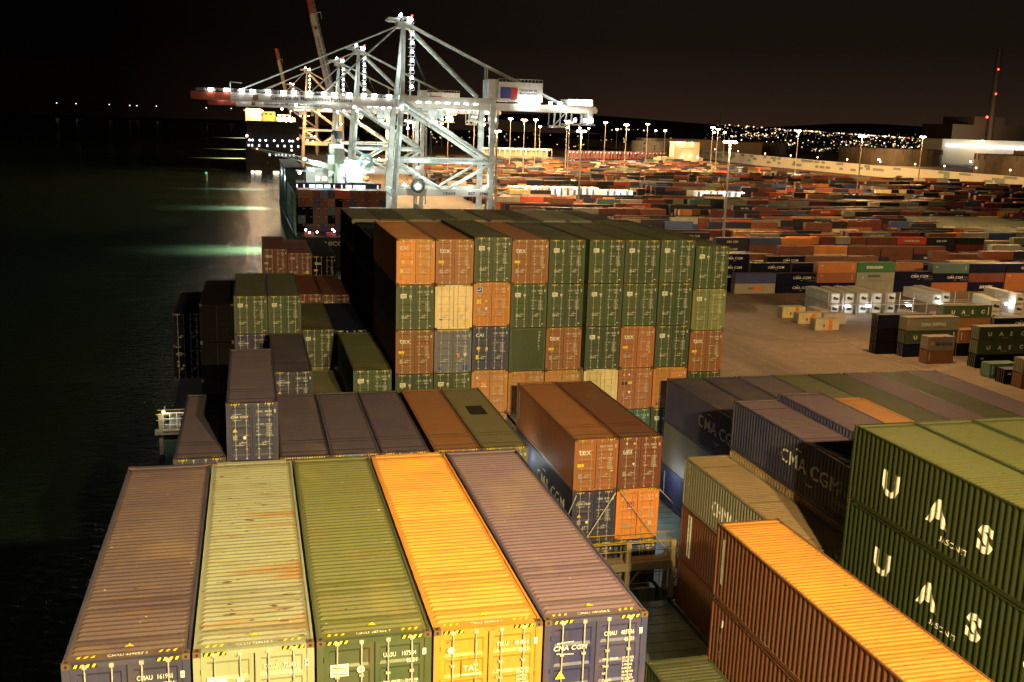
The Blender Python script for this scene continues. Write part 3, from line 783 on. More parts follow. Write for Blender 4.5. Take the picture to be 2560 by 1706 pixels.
# first yard row behind the reefers
ROW = [(132.5, [('grey', 'po', 'grey container with an orange sticker'), ('blue', None, 'plain blue container')], 2.8),
 (145.0, [('navy', 'cma', 'lower navy container with white letters'), ('navy', 'cmaeco', 'upper navy container with white letters')], 2.8),
 (157.5, [('navy', 'cma', 'navy lettered container at the bottom'), ('rust', 'small', 'rust red container with a red streak in the middle'), ('orange', 'small', 'orange brown container on top')], 2.86),
 (170.0, [('grey', 'small', 'pale grey container with a tiny logo at the bottom'), ('grey', 'maersk2', 'pale grey container with two lines of dark letters'), ('green', 'evergreen', 'bright green container with white capital letters')], 2.86),
 (182.5, [('navy', None, 'plain navy container'), ('navy', 'cmaeco', 'navy container with two white words')], 2.95),
 (194.6, [('rust', None, 'brown container at the bottom'), ('navy', 'cmaeco', 'navy lettered container between brown and dark green'), ('teal', 'small', 'dark green container on top')], 2.7),
 (207.0, [('navy', 'hanjin', 'navy container with slanted grey letters'), ('maroon', None, 'plain maroon container'), ('navy2', None, 'dull navy container on top')], 2.7),
 (219.6, [('rust', None, 'brown container at the bottom right'), ('rust', 'small', 'brown container in the middle'), ('navy2', 'cma', 'navy lettered container on top')], 2.7)]
for i, (x, st, h) in enumerate(ROW):
    for k, (c, s, d) in enumerate(st):
        yard(x, 234.6, G + k * h, c, s, '%s, %s stack, front yard row' % (d, ORD[i]), H=h - .02)
        if c == 'green': pass
bpy.context.scene.collection
EVG = [o for o in C.objects if o.get('label', '').startswith('bright green')][0]
for ch in EVG.children:
    if ch.name.startswith('body'): ch.color = (.015, .19, .05, 1)
for i, (x, y, n, sd, cols) in enumerate(((126.5, 239.4, 4, 'cma', 'navy navy navy navy'), (139.6, 239.4, 3, 'cma', 'navy2 navy navy2'), (182.6, 239.4, 3, None, 'navy rust rust'), (152.4, 239.4, 3, None, 'grey navy navy2'))):
    for k, c in enumerate(cols.split()):
        yard(x, y, G + k * 2.6, c, sd if k else None, '%s container %s tier, just behind stack %s of the front yard row' % (COL[c][1], ORD[k], ORD[i]), H=2.58)
# right-hand cluster by the rail line
RCL = [(130.9, 155.8, 0, 'navy', 'cma', 12.19, 'navy container at the bottom under the big spaced green letters'), (130.9, 155.8, 1, 'green', 'uasc', 12.19, 'green container with spaced white letters under the grey lettered one'),
 (130.9, 155.8, 2, 'shipgreen', 'china', 12.19, 'grey green container with cream letters topping the free standing stack'),
 (126.7, 158.9, 0, 'dark', None, 12.19, 'dark container at the bottom behind the free standing stack'), (126.7, 158.9, 1, 'dark', None, 12.19, 'dark container mid tier behind the free standing stack'), (126.7, 158.9, 2, 'navy2', None, 12.19, 'dark container top tier behind the free standing stack'),
 (148.6, 168, 0, 'navy', None, 12.19, 'navy container at the bottom under maroon, behind the green tall letters'), (148.6, 168, 1, 'rust', None, 12.19, 'rust container sandwiched under the green letters near white reefers'), (148.6, 168, 2, 'green', 'uasc', 12.19, 'green lettered container close to the white refrigerated ones'),
 (161.2, 167, 0, 'navy2', None, 12.19, 'dull navy container, bottom, right of the green lettered stack'), (161.2, 167, 1, 'navy2', 'cma', 12.19, 'dull navy lettered container right of the green lettered stack'),
 (131.8, 149.6, 0, 'rust', 'vert', 6.06, 'short rust container under the grey star box'), (131.8, 149.6, 1, 'grey', 'maersk', 6.06, 'short grey container with a white star'),
 (143.2, 155.4, 0, 'dark', None, 12.19, 'dark container low left of the tall green lettered pair'), (143.2, 155.4, 1, 'rust', 'vert', 12.19, 'rust container behind the green lettered pair at right'),
 (139.6, 145.2, 0, 'dark', 'small', 12.19, 'dark container at the bottom of the right edge green pair'), (139.6, 145.2, 1, 'green', 'uasc', 12.19, 'lower green lettered container at the right edge of the yard'), (139.6, 145.2, 2, 'green', 'uasc', 12.19, 'upper green lettered container at the right edge of the yard'),
 (136.6, 137.6, 0, 'sea', 'vert', 6.06, 'short sea green container with pale top near the rail line'), (136.2, 133.0, 0, 'dark', 'small', 6.06, 'short black container near the rail line'),
 (136.8, 129.6, 0, 'rust2', None, 6.06, 'short rust container at the lower right corner of the yard'), (136.8, 129.6, 1, 'olive', None, 6.06, 'short olive container on rust one at the yard corner'), (142.0, 125.5, 0, 'navy', None, 6.06, 'short navy container at the far right lower yard')]
for x, y, k, c, s, L, lb in RCL: yard(x, y, G + k * 2.72, c, s, lb, L=L, H=2.7)
# row of white half-length boxes lying along the apron edge
for i, (x, y, rz, c) in enumerate(((127.4, 183.6, 0, 'white'), (127.5, 191.3, 0, 'cream'), (127.6, 199.0, 0, 'cream'))):
    o = yard(x, y, G, c, None, 'white container lying along the apron edge, %s from the front' % ORD[i], L=6.06, H=2.6)
    o.rotation_euler.z = radians(0)
    L_ = MB(); L_.box((3.4, -.035, .1), (4.3, -.005, 2.5)); L_.box((2.0, -.04, .7), (2.4, -.01, 1.4), 1); L_.build('orange_panel', [STK_O, STK_R], o)
o = yard(133.4, 190.2, G, 'white', None, 'white refrigerated box with a dark unit beside the white row', L=6.06, H=2.6)
# refrigerated containers in racks
def reefer(x, y, z, rz, label, L=L40):
    t = place_container(x, y, z, 2.55, 'white', 'plain', label, side='cma' if rz == 0 else None, L=L, group='refrigerated containers', plain=True, lod=2, name='refrigerated_container', rz=rz, closed=False)
    m = MB(); m.box((.25, -.05, .25), (2.19, .03, 2.3)); m.build('cooling_panel', WHITE, t)
    m = MB(); m.tube((.95, -.10, 1.35), (.95, -.05, 1.35), .42, 12); m.box((1.2, -.09, .9), (2.0, -.05, 1.5)); m.build('fan_unit', LETDARK, t)
    return t
for i in range(5):
    x = 142.8 + i * 3.95
    reefer(x, 203, G + 2.62, 0, 'white refrigerated container with a dark fan end, %s from left on the upper rack' % ORD[i])
    reefer(x, 203, G, 0, 'white refrigerated container %s from left on the ground below the rack lamps' % ORD[i])
reefer(135.0, 194.6, G, 0, 'single white refrigerated container left of the racks beside the white row', L=6.06)
for i, (x, y, z) in enumerate(((170.3, 201, 2.62), (174.5, 203, 2.62), (178.7, 190, 0), (178.7, 190, 2.62), (166.5, 181, 0), (156.3, 183, 0), (162.5, 179, 0), (193.5, 199, 0), (193.5, 199, 2.62))):
    reefer(x, y, G + z, radians(-18) if i in (2, 3, 4) else 0, 'white container %s in the loose group right of the rack lamps' % ORD[i])
t = thing('reefer_rack', 'steel rack walkway with floodlights in front of the refrigerated containers', 'rack', (141, 201.2, G))
m = MB()
for i in range(14): m.box((i * 4.0, 0, 0), (i * 4.0 + .18, .18, 5.6))
m.each('rack_post', GALV, t)
m = MB(); m.box((0, -.3, 2.5), (54, .5, 2.62))
for z in (3.1, 3.6): m.tube((0, -.3, z), (54, -.3, z), .04, 5)
m.build('walkway', GALV, t)
m = MB()
for i in (1, 2.1, 4.3, 6.1, 9.9): m.box((i * 5.2 - .55, -.75, 2.15), (i * 5.2 + .55, -.35, 2.45))
m.each('floodlight', EWC, t)

# random rows farther back
PAL = ['ynavy'] * 11 + ['yrust'] * 6 + ['rust'] * 2 + ['rust2'] * 5 + ['maroon'] * 4 + ['orange'] * 1 + ['shipgreen'] * 3 + ['grey'] * 3 + ['blue'] * 2 + ['red'] * 1 + ['cream'] + ['teal'] * 1 + ['olive'] * 2 + ['dark'] * 6 + ['ochre']
KEYS = sorted(set(PAL)); fmats = []
for k in KEYS:
    fmats.append(solid('far_paint_' + k, COL[k][0], .55, 0, .2, .3))
fmats.append(LETTER)
stuff = MB(); cand = []
CAMP = Vector((3.811, -20.019, 10.695))
Y = 245.4; row = 0
fr_r = Vector((.9677, .0, 0))
def vis(x, y):
    dx, dy = x - CAMP.x, y - CAMP.y; a = math.atan2(dx, dy); return -.22 < a < .735
rr = random.Random(21)
def wallx(y): return 705 - 0.0 * y if y < 1000 else 700 + (y - 1000) * .06
while Y < 1330:
    far = Y > 700
    x = 127.5 + rr.uniform(-1, 1) + (0 if Y < 640 else 10)
    level = 2
    while x < min(wallx(Y) - 60, 660 if Y < 900 else 560):
        L = 12.19 if rr.random() < .82 else 6.06
        if rr.random() < .25: level = rr.choice((1, 2, 2, 3, 3) if Y < 520 else (1, 1, 2, 2, 3))
        n = level
        if rr.random() < .10: n = 0
        if 585 < Y < 645 and (164 < x < 250 or 276 < x < 325): n = 0
        if Y > 560 and Y < 604 and 160 < x < 330: n = min(n, 1)
        if Y > 880 and x < 520: n = 0 if rr.random() < .72 else 1
        if 260 < Y < 300 and 150 < x < 170: n = min(n, 2)
        if 330 < Y < 400 and x > 290: n = 3 if (x < 345 + (Y - 330) * .3) else 5
        if 395 < Y < 470 and x < 240 and rr.random() < .3: n = 1
        if vis(x, Y) and vis(x + L, Y):
            for k in range(n):
                c = rr.choice(PAL)
                if 330 < Y < 400 and x > 290: c = 'shipgreen' if x < 345 else 'dark'
                if 300 < Y < 330 and 140 < x < 200 and k == n - 1 and rr.random() < .4: c = 'orange'
                cand.append((Y, x, k, c, L, row))
        x += L + .35 + (rr.random() < .06) * 9
    step = 4.4
    if row % 11 == 10: step = 15
    if far: step = 9.5
    Y += step; row += 1
NEARN = 300 - sum(1 for o in C.objects if o.get('category') == 'shipping container')
print('individual yard containers left', NEARN, 'candidates', len(cand))
def SIDES(c):
    r = rr.random()
    if c in ('navy', 'navy2', 'ynavy'): return 'cma' if r < .75 else None
    if c in ('shipgreen',): return 'china'
    if c == 'green': return 'uasc' if r < .7 else None
    if c in ('grey', 'white', 'cream'): return 'maersk' if r < .6 else None
    if c == 'red': return 'hamburg'
    return 'small' if r < .4 else None
top = {}
for q in cand: top[(q[0], q[1])] = max(top.get((q[0], q[1]), 0), q[2])
first = [q for q in cand if q[2] >= top[(q[0], q[1])] - (1 if q[0] < 262 else 0)]
first.sort(key=lambda q: (q[0] + .35 * q[1]))
chosen = set(first[:max(0, NEARN)])
rows = sorted({q[5] for q in cand})
for q in sorted(chosen):
    Yq, x, k, c, L, rw = q
    rank = 1 + sum(1 for s in chosen if s[5] == rw and s[1] < x and s[2] == k)
    yard(x, Yq, G + k * 2.6, c, SIDES(c), '%s container, tier %s, %s from left in background yard row %s' % (COL[c][1], ['one', 'two', 'three', 'four', 'five', 'six'][k], ORD[rank - 1] if rank <= 20 else str(rank) + 'th', rw + 1), L=L, H=2.58)
for q in cand:
    if q in chosen: continue
    Yq, x, k, c, L, rw = q
    mi = KEYS.index(c); z = G + k * 2.6
    if Yq < 520: yard_body(stuff, x, Yq, z, L, 2.58, mi)
    else:
        stuff.box((x, Yq, z), (x + L, Yq + W, z + 2.5), mi)
    if Yq < 460 and L > 7 and k >= top[(Yq, x)] - 1:
        s = SIDES(c)
        w = {'cma': 'CMA CGM', 'china': 'CHINA SHIPPING', 'uasc': 'U A S C', 'maersk': 'MAERSK', 'hamburg': 'HAMBURG SUD'}.get(s)
        if w and s != 'maersk': stuff.text(w, (x + L * .5, Yq - .03, z + .95), (1, 0, 0), (0, 0, 1), .95 if s != 'china' else .8, len(KEYS), .05, 0, .9, 'CENTER')
o = stuff.build('distant_containers', fmats); o['kind'] = 'stuff'; tag(o, 'mass of small far off containers in rows across the terminal', 'containers')

# ------------------------------------------------------------------ lamps
def point(name, loc, W_, col, r=.3, parent=None):
    l = bpy.data.lights.new(name, 'POINT'); l.energy = W_; l.color = col; l.shadow_soft_size = r
    o = bpy.data.objects.new(name, l); C.objects.link(o); o.location = loc
    if parent: o.parent = parent
    return o
def spot(name, loc, tgt, W_, col, ang, blend=.5, r=.3, parent=None):
    l = bpy.data.lights.new(name, 'SPOT'); l.energy = W_; l.color = col; l.spot_size = radians(ang); l.spot_blend = blend; l.shadow_soft_size = r
    o = bpy.data.objects.new(name, l); C.objects.link(o); o.location = loc
    d = Vector(tgt) - Vector(loc); o.rotation_euler = d.to_track_quat('-Z', 'Y').to_euler()
    if parent: o.parent = parent
    return o
POLE = solid('mast_steel', (.45, .42, .38), .5); 
MAST = [(284.4, 1100, 19.8), (220.8, 800, 16.8), (327, 1150, 20), (287.7, 900, 17.9), (246.6, 760, 15.6), (165.9, 480, 10), (430, 1200, 19.8), (346, 900, 16.2), (524.8, 1300, 20.2),
        (550, 1150, 17.8), (486, 1000, 15.4), (174.5, 330, 8.1), (580.8, 1000, 16), (402.2, 600, 12), (592, 800, 13.7), (176.9, 900, 17.1), (222, 1000, 19.4), (102.5, 620, 11.8), (150.8, 600, 8.2), (120, 760, 13)]
MW = MB(); H0 = 45.
MW.tube((0, 0, 0), (0, 0, H0), .55, 8, 0, .28); mastm = MW.mesh('mast_pole', [POLE])
MW = MB(); MW.tube((0, 0, H0 - .3), (0, 0, H0), 1.5, 10); ringm = MW.mesh('lamp_ring', [POLE])
MW = MB()
for i in range(8):
    a = i * pi / 4; MW.ball((cos(a) * 1.9, sin(a) * 1.9, H0 - .5), .85, 0, .6)
lampm = MW.mesh('mast_lamps', [EW])
for i, (x, y, z) in enumerate(MAST):
    t = thing('light_mast', 'tall light mast with a sodium lamp ring, %s of the yard masts counted by distance' % ORD[sorted(MAST, key=lambda q: q[1]).index((x, y, z))], 'light mast', (x, y, G), 0, 'high light masts over the yard')
    s = (z - G) / H0; t.scale = (1, 1, s)
    obj('pole', mastm, t); obj('lamp_ring', ringm, t); obj('lamps', lampm, t)
    point('mast_and_fill_light', (x, y, z - 1.5), 150000 * (1.0 if y < 400 else 2.6 if y < 850 else 6), WARM, 1.0)
for gi, (gx, gy, n_, lb) in enumerate(((168, 628, 14, 'long'), (222, 603, 5, 'short'), (286, 606, 8, 'right hand'))):
    t = thing('reefer_rack', 'distant %s row of white refrigerated boxes under small cold lamps' % lb, 'reefer row', (gx, gy, G), 0, 'distant refrigerated rows')
    for i in range(n_):
        m = MB(); m.box((i * 4.4, 0, 0), (i * 4.4 + 2.5, 12, 2.7)); m.box((i * 4.4, 0, 2.75), (i * 4.4 + 2.5, 12, 5.4)); m.box((i * 4.4 + .4, -.1, 3.3), (i * 4.4 + 2.1, 0, 4.8), 1)
        m.build('white_box', [WHITE, PLATE], t)
        if (i + gi) % 3 == 0: MB().box((i * 4.4 + 2.7, -1.2, 4.6), (i * 4.4 + 4.2, -.7, 5.2)).build('floodlight', EWC, t)
    for i in range(3): point('rack_lamp', (n_ * 4.4 * (i + .5) / 3, -6, 5), 2600, COOL, .4, t)
fm = random.Random(11)
for i in range(12):
    x = fm.uniform(330, 900); y = fm.uniform(1450, 2200)
    t = thing('light_mast', 'tiny far light mast on the horizon, number %d beyond the yard' % (i + 1), 'light mast', (x, y, G), 0, 'high light masts over the yard')
    obj('pole', mastm, t); obj('lamp_ring', ringm, t)
    MB().ball((0, 0, H0 - .5), 2.3, 0, .7).build('lamps', EW, t)
# added point lights without masts keep the near yard lit
for x, y, z, w in ((232, 190, 12, 170000), (128, 150, 12, 110000), (300, 330, 12, 120000)): point('mast_and_fill_light', (x, y, z), w, WARM, 1.0)

# ------------------------------------------------------------------ quay cranes
def crane(y0, label, dz=0, sc=1.0, boom_up=False, tint=CRANEW, lights=1.0, gmp=True, lamp=COOL, x0=0, lampm_=None):
    """ship-to-shore gantry crane; x towards land, boom over the water"""
    E = lampm_ or EWC
    t = thing('quay_crane', label, 'gantry crane', (x0, y0, G), 0, 'ship to shore gantry cranes on the quay')
    t.scale = (1, 1, sc)
    z = lambda v: v - G
    ys = (0, 18.5)
    for yy, nm in zip(ys, 'ab'):
        m = MB(); m.bar((53.0, yy, 0), (53.6, yy, z(-13)), 2.0, 1.8); m.bar((53.6, yy, z(-13)), (56.0, yy, z(20)), 2.1, 1.9, 0, 1.7, 1.6); m.build('leg', tint, t)
        m = MB(); m.bar((88.3, yy, 0), (88.7, yy, z(20)), 1.9, 1.7); m.build('leg', tint, t)
        m = MB(); m.bar((53.4, yy, z(-13.2)), (89, yy, z(-13.2)), 1.5, 2.6); m.build('sill_beam', tint if nm == 'b' else CRANEG, t)
        m = MB(); m.tube((54.8, yy, z(-2.2)), (88.5, yy, z(-2.2)), .85, 8); m.build('cross_beam', tint, t)
        m = MB(); m.tube((56.4, yy, z(18)), (88.2, yy, z(-1.5)), .75, 8); m.tube((54.9, yy, z(-2.8)), (70.2, yy, z(-11.9)), .55, 8); m.tube((73, yy, z(-11.9)), (88, yy, z(-3.0)), .55, 8); m.build('brace', tint, t)
        m = MB(); m.bar((56, yy, z(19.2)), (89, yy, z(19.4)), 1.5, 1.7); m.build('top_beam', tint if nm == 'b' else CRANEG, t)
        m = MB(); m.bar((56.3, yy + (1.5 if nm == 'a' else -1.5), z(20)), (57.6, 7.5 if nm == 'a' else 11, z(43.5)), 1.5, 1.4, 0, 1.1, 1.1); m.build('tower_leg', tint, t)
    m = MB()
    for x in (53.2, 88.4): m.box((x - .9, -1.5, 0), (x + .9, 20, 2.2)); m.bar((x, 0, z(-13.2)), (x, 18.5, z(-13.2)), 1.4, 2.0)
    for x in (56, 88.6): m.bar((x, 0, z(19.6)), (x, 18.5, z(19.6)), 1.5, 1.6)
    m.build('bogie_frame', tint, t)
    m = MB(); m.tube((60, 9.2, z(43)), (85, 9.2, z(20.6)), .85, 8)
    m.build('back_brace', tint, t)
    m = MB()
    for yy in (7.2, 11.2): m.tube((59.5, yy, z(44.8)), (88, yy, z(31.8)), .35, 6); m.tube((88, yy, z(31.8)), (118, yy, z(18.9)), .35, 6); m.bar((88, yy, z(21)), (88, yy, z(31.9)), .35)
    m.bar((88, 7.2, z(21)), (88, 11.2, z(31.5)), .3); m.build('back_stay', tint, t)
    m = MB(); m.box((55, 6.0, z(43.4)), (60.2, 12.5, z(45.6))); m.bar((52, 9.2, z(46.2)), (56, 9.2, z(46)), 4.5, 1.3); m.box((51.4, 6.5, z(45.9)), (56, 12, z(46.4)))
    for yy in (6, 12.5): m.tube((55, yy, z(47)), (60.3, yy, z(47)), .12, 5)
    for x in (55, 57, 60.2): m.tube((x, 6, z(45.6)), (x, 6, z(47.1)), .12, 5)
    m.tube((56.5, 6, z(45.6)), (56.5, 6, z(48.6)), .12, 5); m.build('apex_platform', tint, t)
    # rear girder
    m = MB()
    for yy in (5.6, 12.9): m.box((54.6, yy - .6, z(16.3)), (129, yy + .6, z(18.9)))
    for x in range(60, 130, 8): m.box((x, 6.2, z(16.8)), (x + .8, 12.3, z(18.2)))
    m.build('girder', CRANEG if tint is CRANEW else tint, t)
    m = MB(); m.box((118, 4.0, z(19)), (127.5, 14.5, z(21.2))); m.box((126, 4.4, z(12.2)), (127.8, 14, z(17)))
    for x in (119, 123, 127): m.box((x, 3, z(12)), (x + .5, 3.5, z(16.4)))
    m.box((118.5, 3, z(11.9)), (128.5, 13, z(12.4))); m.box((113, 5, z(10.8)), (117.6, 12, z(11.6)))
    for x in (113, 115.2, 117.4): m.bar((x, 5, z(11)), (x + .4, 5, z(16.3)), .4); m.bar((x, 11.5, z(11)), (x, 11.5, z(16.3)), .4)
    m.bar((113, 5, z(11.5)), (117.5, 5, z(16.3)), .3); m.ball((130, 9, z(17.6)), 1.3); m.build('rear_platform', tint, t)
    # boom
    bp = t
    if boom_up:
        bp = bpy.data.objects.new('boom', None); C.objects.link(bp); bp.parent = t; bp.location = (54.5, 0, z(17.6)); bp.rotation_euler = (0, radians(77), 0)
        bx = 54.5; bz = z(17.6)
    else: bx = 0; bz = 0
    m = MB(); fx = lambda x: x - bx
    zb0, zb1 = z(16.3) - bz, z(19.2) - bz
    for yy in (5.4, 13.1):
        m.box((fx(-1.8), yy - .6, zb0), (fx(54.2), yy + .6, zb1))
    for x in range(0, 54, 6): m.box((fx(x), 6.0, zb0 + .6), (fx(x + .7), 12.5, zb0 + 2.0))
    m.build('boom_girder', CRANEG if tint is CRANEW else tint, bp)
    m = MB()
    for yy in (5.4, 13.1): m.box((fx(-14.4), yy - .55, zb0 + .3), (fx(-1.82), yy + .55, zb1 - .1))
    m.box((fx(-14.8), 4.8, zb0 + .5), (fx(-13.6), 13.7, zb1)); m.build('boom_tip', CRANER, bp)
    m = MB()
    for yy in (4.6, 13.9):
        m.tube((fx(-13), yy, zb1 + 1.1), (fx(54), yy, zb1 + 1.1), .06, 5); m.tube((fx(-13), yy, zb1 + .55), (fx(54), yy, zb1 + .55), .05, 5)
        for i in range(23): m.tube((fx(-13 + i * 3), yy, zb1), (fx(-13 + i * 3), yy, zb1 + 1.1), .06, 5)
    m.tube((fx(-1.8), 5, zb1), (fx(-1.8), 5, zb1 + 3.4), .18, 6); m.tube((fx(-1.8), 5, zb1 + 3.4), (fx(2.0), 5, zb1 + 3.2), .14, 6)
    m.build('boom_railing', tint, bp)
    if gmp:
        m = MB(); m.text('Générale de Manutention Portuaire', (fx(11.4), 4.78, zb0 + .95), (1, 0, 0), (0, 0, 1), 2.0, 0, .02, 0, .92); m.build('boom_lettering', LETDARK, bp)
        m = MB(); m.box((fx(5.5), 4.76, zb0 + .6), (fx(7.3), 4.79, zb0 + 2.4)); m.build('logo_square', solid('logo_brown', (.12, .05, .03)), bp)
    if not boom_up:
        m = MB()
        for yy in (6.6, 11.8): m.tube((55.2, yy, z(44)), (.5, yy, z(19.8)), .24, 6); m.tube((55.2, yy, z(43.6)), (29.4, yy, z(20)), .26, 6)
        m.build('fore_stay', tint, t)
    # machinery house
    m = MB(); m.box((91.5, 3.6, z(19.6)), (108, 15, z(26.4))); m.box((88, 4.5, z(19.6)), (91.48, 14, z(27.2)), 0)
    m.build('machinery_house', WHITE, t)
    m = MB(); m.box((92.2, 3.5, z(20.6)), (96.0, 3.59, z(24.6)), 0); m.box((96.02, 3.5, z(20.2)), (98.6, 3.59, z(24.6)), 1); m.text('Générale de\nManutention\nPortuaire', (99.2, 3.55, z(23.3)), (1, 0, 0), (0, 0, 1), 1.3, 2, .02); m.build('house_sign', [STK_B, STK_R, LETDARK], t)
    m = MB()
    for i in range(13): m.tube((91.5 + i * 1.36, 3.7, z(26.4)), (91.5 + i * 1.36, 3.7, z(27.5)), .06, 5)
    m.tube((91.5, 3.7, z(27.5)), (108, 3.7, z(27.5)), .06, 5); m.build('roof_railing', tint, t)
    # stair tower with lit landings
    m = MB()
    for i in range(8):
        zz = z(22 + i * 2.9); m.box((58.6, 1.8, zz), (60.6, 4.4, zz + .12)); m.bar((58.8, 2.0, zz + .1), (60.4, 2.0, zz + 2.8), .35, .12)
        m.tube((60.6, 1.8, zz), (60.6, 1.8, zz + 1.1), .07, 5); m.tube((58.6, 1.8, zz + 1.1), (60.6, 1.8, zz + 1.1), .06, 5)
    m.bar((59.6, 4.6, z(20)), (59.6, 4.6, z(44)), .5); m.build('stair_tower', tint, t)
    m = MB()
    for i in range(7): m.ball((59.7, 1.6, z(23.4 + i * 2.95)), .52)
    m.ball((56.2, 6, z(47.6)), .62); m.ball((59.8, 6.3, z(46.2)), .75); m.box((58.6, 5.6, z(45.7)), (60.2, 6.0, z(46.9)))
    m.each('stair_lamp', E, t)
    m = MB(); m.ball((60.2, 6, z(47.6)), .35); m.build('obstruction_lamp', ER, t)
    m = MB()
    if not boom_up:
        for i in range(14):
            x = -9 + i * 4.6 + (i % 3) * .5; m.box((x, 4.1, z(19.4)), (x + 1.5, 4.5, z(20.3)))
    for i in range(7): m.box((61 + i * 3.4, -.95, z(17.9)), (62.6 + i * 3.4, -.75, z(18.15)))
    for x in (110.5, 114, 118, 121): m.box((x, 3.2, z(19.2)), (x + 1.2, 3.7, z(20.0)))
    m.box((121, 3.4, z(19.4)), (127, 3.8, z(21.0))); m.box((99, 3.0, z(19.0)), (107, 3.4, z(21.2)))
    for x in (120.2, 124, 126.6): m.box((x, 2.8, z(13.2)), (x + .9, 3.0, z(14.4)))
    m.each('girder_lamp', E, t)
    m = MB()
    for yy in (7.9, 10.3):
        m.tube((57, yy, z(44.5)), (70, yy, z(16.2)), .07, 4); m.tube((68, yy, z(12.6)), (68, yy, z(-9)), .06, 4); m.tube((66.5, yy, z(12.6)), (66.5, yy, z(-9)), .06, 4)
    m.box((64.5, 6.8, z(-9.6)), (70, 11.6, z(-9))); m.build('hoist_ropes', BLK, t)
    m = MB()
    for yy in (-1.05, -1.55):
        m.tube((53.9, yy, z(-13)), (55.6, yy, z(16)), .07, 4)
    for i in range(48): f0 = i / 48; m.tube((53.9 + 1.7 * f0, -1.05, z(-13) + 29 * f0), (53.9 + 1.7 * f0, -1.6, z(-13) + 29 * f0), .05, 4)
    m.build('ladder', tint, t)
    m = MB()
    for i in range(3):
        zz = z(-6 + i * 8); m.box((52.6 + i * .5, -2.2, zz), (56.2 + i * .5, -1.0, zz + .15)); m.tube((52.6 + i * .5, -2.2, zz + 1.1), (56.2 + i * .5, -2.2, zz + 1.1), .06, 4)
        for k in range(4): m.tube((52.6 + i * .5 + k * 1.2, -2.2, zz), (52.6 + i * .5 + k * 1.2, -2.2, zz + 1.1), .05, 4)
    for i in range(12): m.tube((55 + i * 2.9, -1.1, z(-11.9)), (55 + i * 2.9, -1.1, z(-10.9)), .06, 4)
    m.tube((55, -1.1, z(-10.9)), (88, -1.1, z(-10.9)), .06, 4); m.tube((55, -1.1, z(-11.4)), (88, -1.1, z(-11.4)), .05, 4)
    m.build('leg_platform', tint, t)
    # cab and trolley
    m = MB(); m.box((66.5, 4.6, z(12.6)), (69.5, 8, z(15.6))); m.box((64, 5, z(15.4)), (72, 13.5, z(16.1))); m.bar((70, 6, z(12.8)), (72, 6, z(15.8)), .8, 2.5); m.build('trolley', tint, t)
    m = MB(); m.box((81.6, 5, z(12.0)), (85.2, 12, z(12.6)));
    for x in (81.8, 83.4, 85): m.bar((x, 5, z(12.2)), (x + .3, 5, z(16.2)), .4)
    m.build('cab', WHITE, t)
    m = MB()        # festoon cables
    for k in range(4):
        for i in range(8):
            a, b = i / 8, (i + 1) / 8; x0_ = 72 + k * 2.6
            m.tube((x0_ + a * 2.6, 4.6, z(15.9) - 2.8 * sin(pi * a)), (x0_ + b * 2.6, 4.6, z(15.9) - 2.8 * sin(pi * b)), .07, 4)
    m.build('festoon_cable', BLK, t)
    m = MB()        # landside lift mast and lattice
    for x in (90.6,): 
        for yy in (-.2, 1.6): m.bar((x, yy, 3), (x, yy, z(16)), .3)
    for i in range(10):
        zz = z(-28 + i * 4.4); m.bar((86.9, .1, zz), (90.6, .1, zz + 2.2), .22); m.bar((90.6, .1, zz + 2.2), (86.9, .1, zz + 4.4), .22)
    m.build('lift_lattice', tint, t)
    for (x, yy, zz, w) in ((60, 9, 30, 1), (60, -5, 5, 1.2), (30, 2, 14, .8), (75, -6, 12, 1.2), (85, 9, 8, .8), (118, 0, 22, .7), (99, -4, 20, .15), (62, -7, -8, 1.3), (80, -5, -8, 1)):
        if boom_up and x < 50: continue
        point('crane_lamp', (x, yy, z(zz)), 3400 * lights * w, lamp, .6, t)
    m = MB()
    for (x, yy, zz) in ((56, -1.3, 16), (58, -1.2, 9), (68, -1.5, 11.5), (81, -1.3, -11), (62, -1.3, -11.2), (57, -1.4, -10.5), (86, -1.3, -11), (50, 5, 15.7), (40, 5, 15.7), (20, 5, 15.7)):
        if boom_up and x < 52: continue
        m.ball((x, yy, z(zz)), .45)
    m.each('flood_lamp', E, t)
    return t
c1 = crane(345.5, 'nearest white quay crane with lettered boom lowered over the water')
# reel and sign on the near crane
m = MB()
for i in range(20):
    a = 2 * pi * i / 20; b = 2 * pi * (i + 1) / 20
    m.bar((61.6 + cos(a) * 2.1, -2.4, -10.9 - G + sin(a) * 2.1), (61.6 + cos(b) * 2.1, -2.4, -10.9 - G + sin(b) * 2.1), .9, .9)
m.build('cable_reel', BLK, c1)
m = MB(); m.tube((61.6, -2.6, -10.9 - G), (61.6, -2.1, -10.9 - G), 1.0, 12); m.build('reel_hub', GALV, c1)
m = MB(); m.text('CRANE', (71, -.78, -14.0 - G), (1, 0, 0), (0, 0, 1), 1.4, 0, .02); m.text('807', (80.2, -.78, -14.0 - G), (1, 0, 0), (0, 0, 1), 1.6, 0, .03); m.text('ZPMC', (84.2, -.78, -13.9 - G), (1, 0, 0), (0, 0, 1), 1.3, 0, .04, .2)
m.build('beam_lettering', LETDARK, c1)
crane(500, 'second white quay crane seen behind the nearest one, boom lowered')
crane(618, 'third quay crane with its grey and red boom raised into the sky', boom_up=True)
crane(970, 'farthest quay crane lit orange by sodium lamps', sc=1.13, lamp=(1, .62, .3), lights=2.2, gmp=False, lampm_=EW, tint=CRANEG)
crane(1330, 'very distant quay crane with raised faint boom', boom_up=True, lights=.4, gmp=False, tint=CRANEG, lamp=(1, .6, .3), sc=1.1)
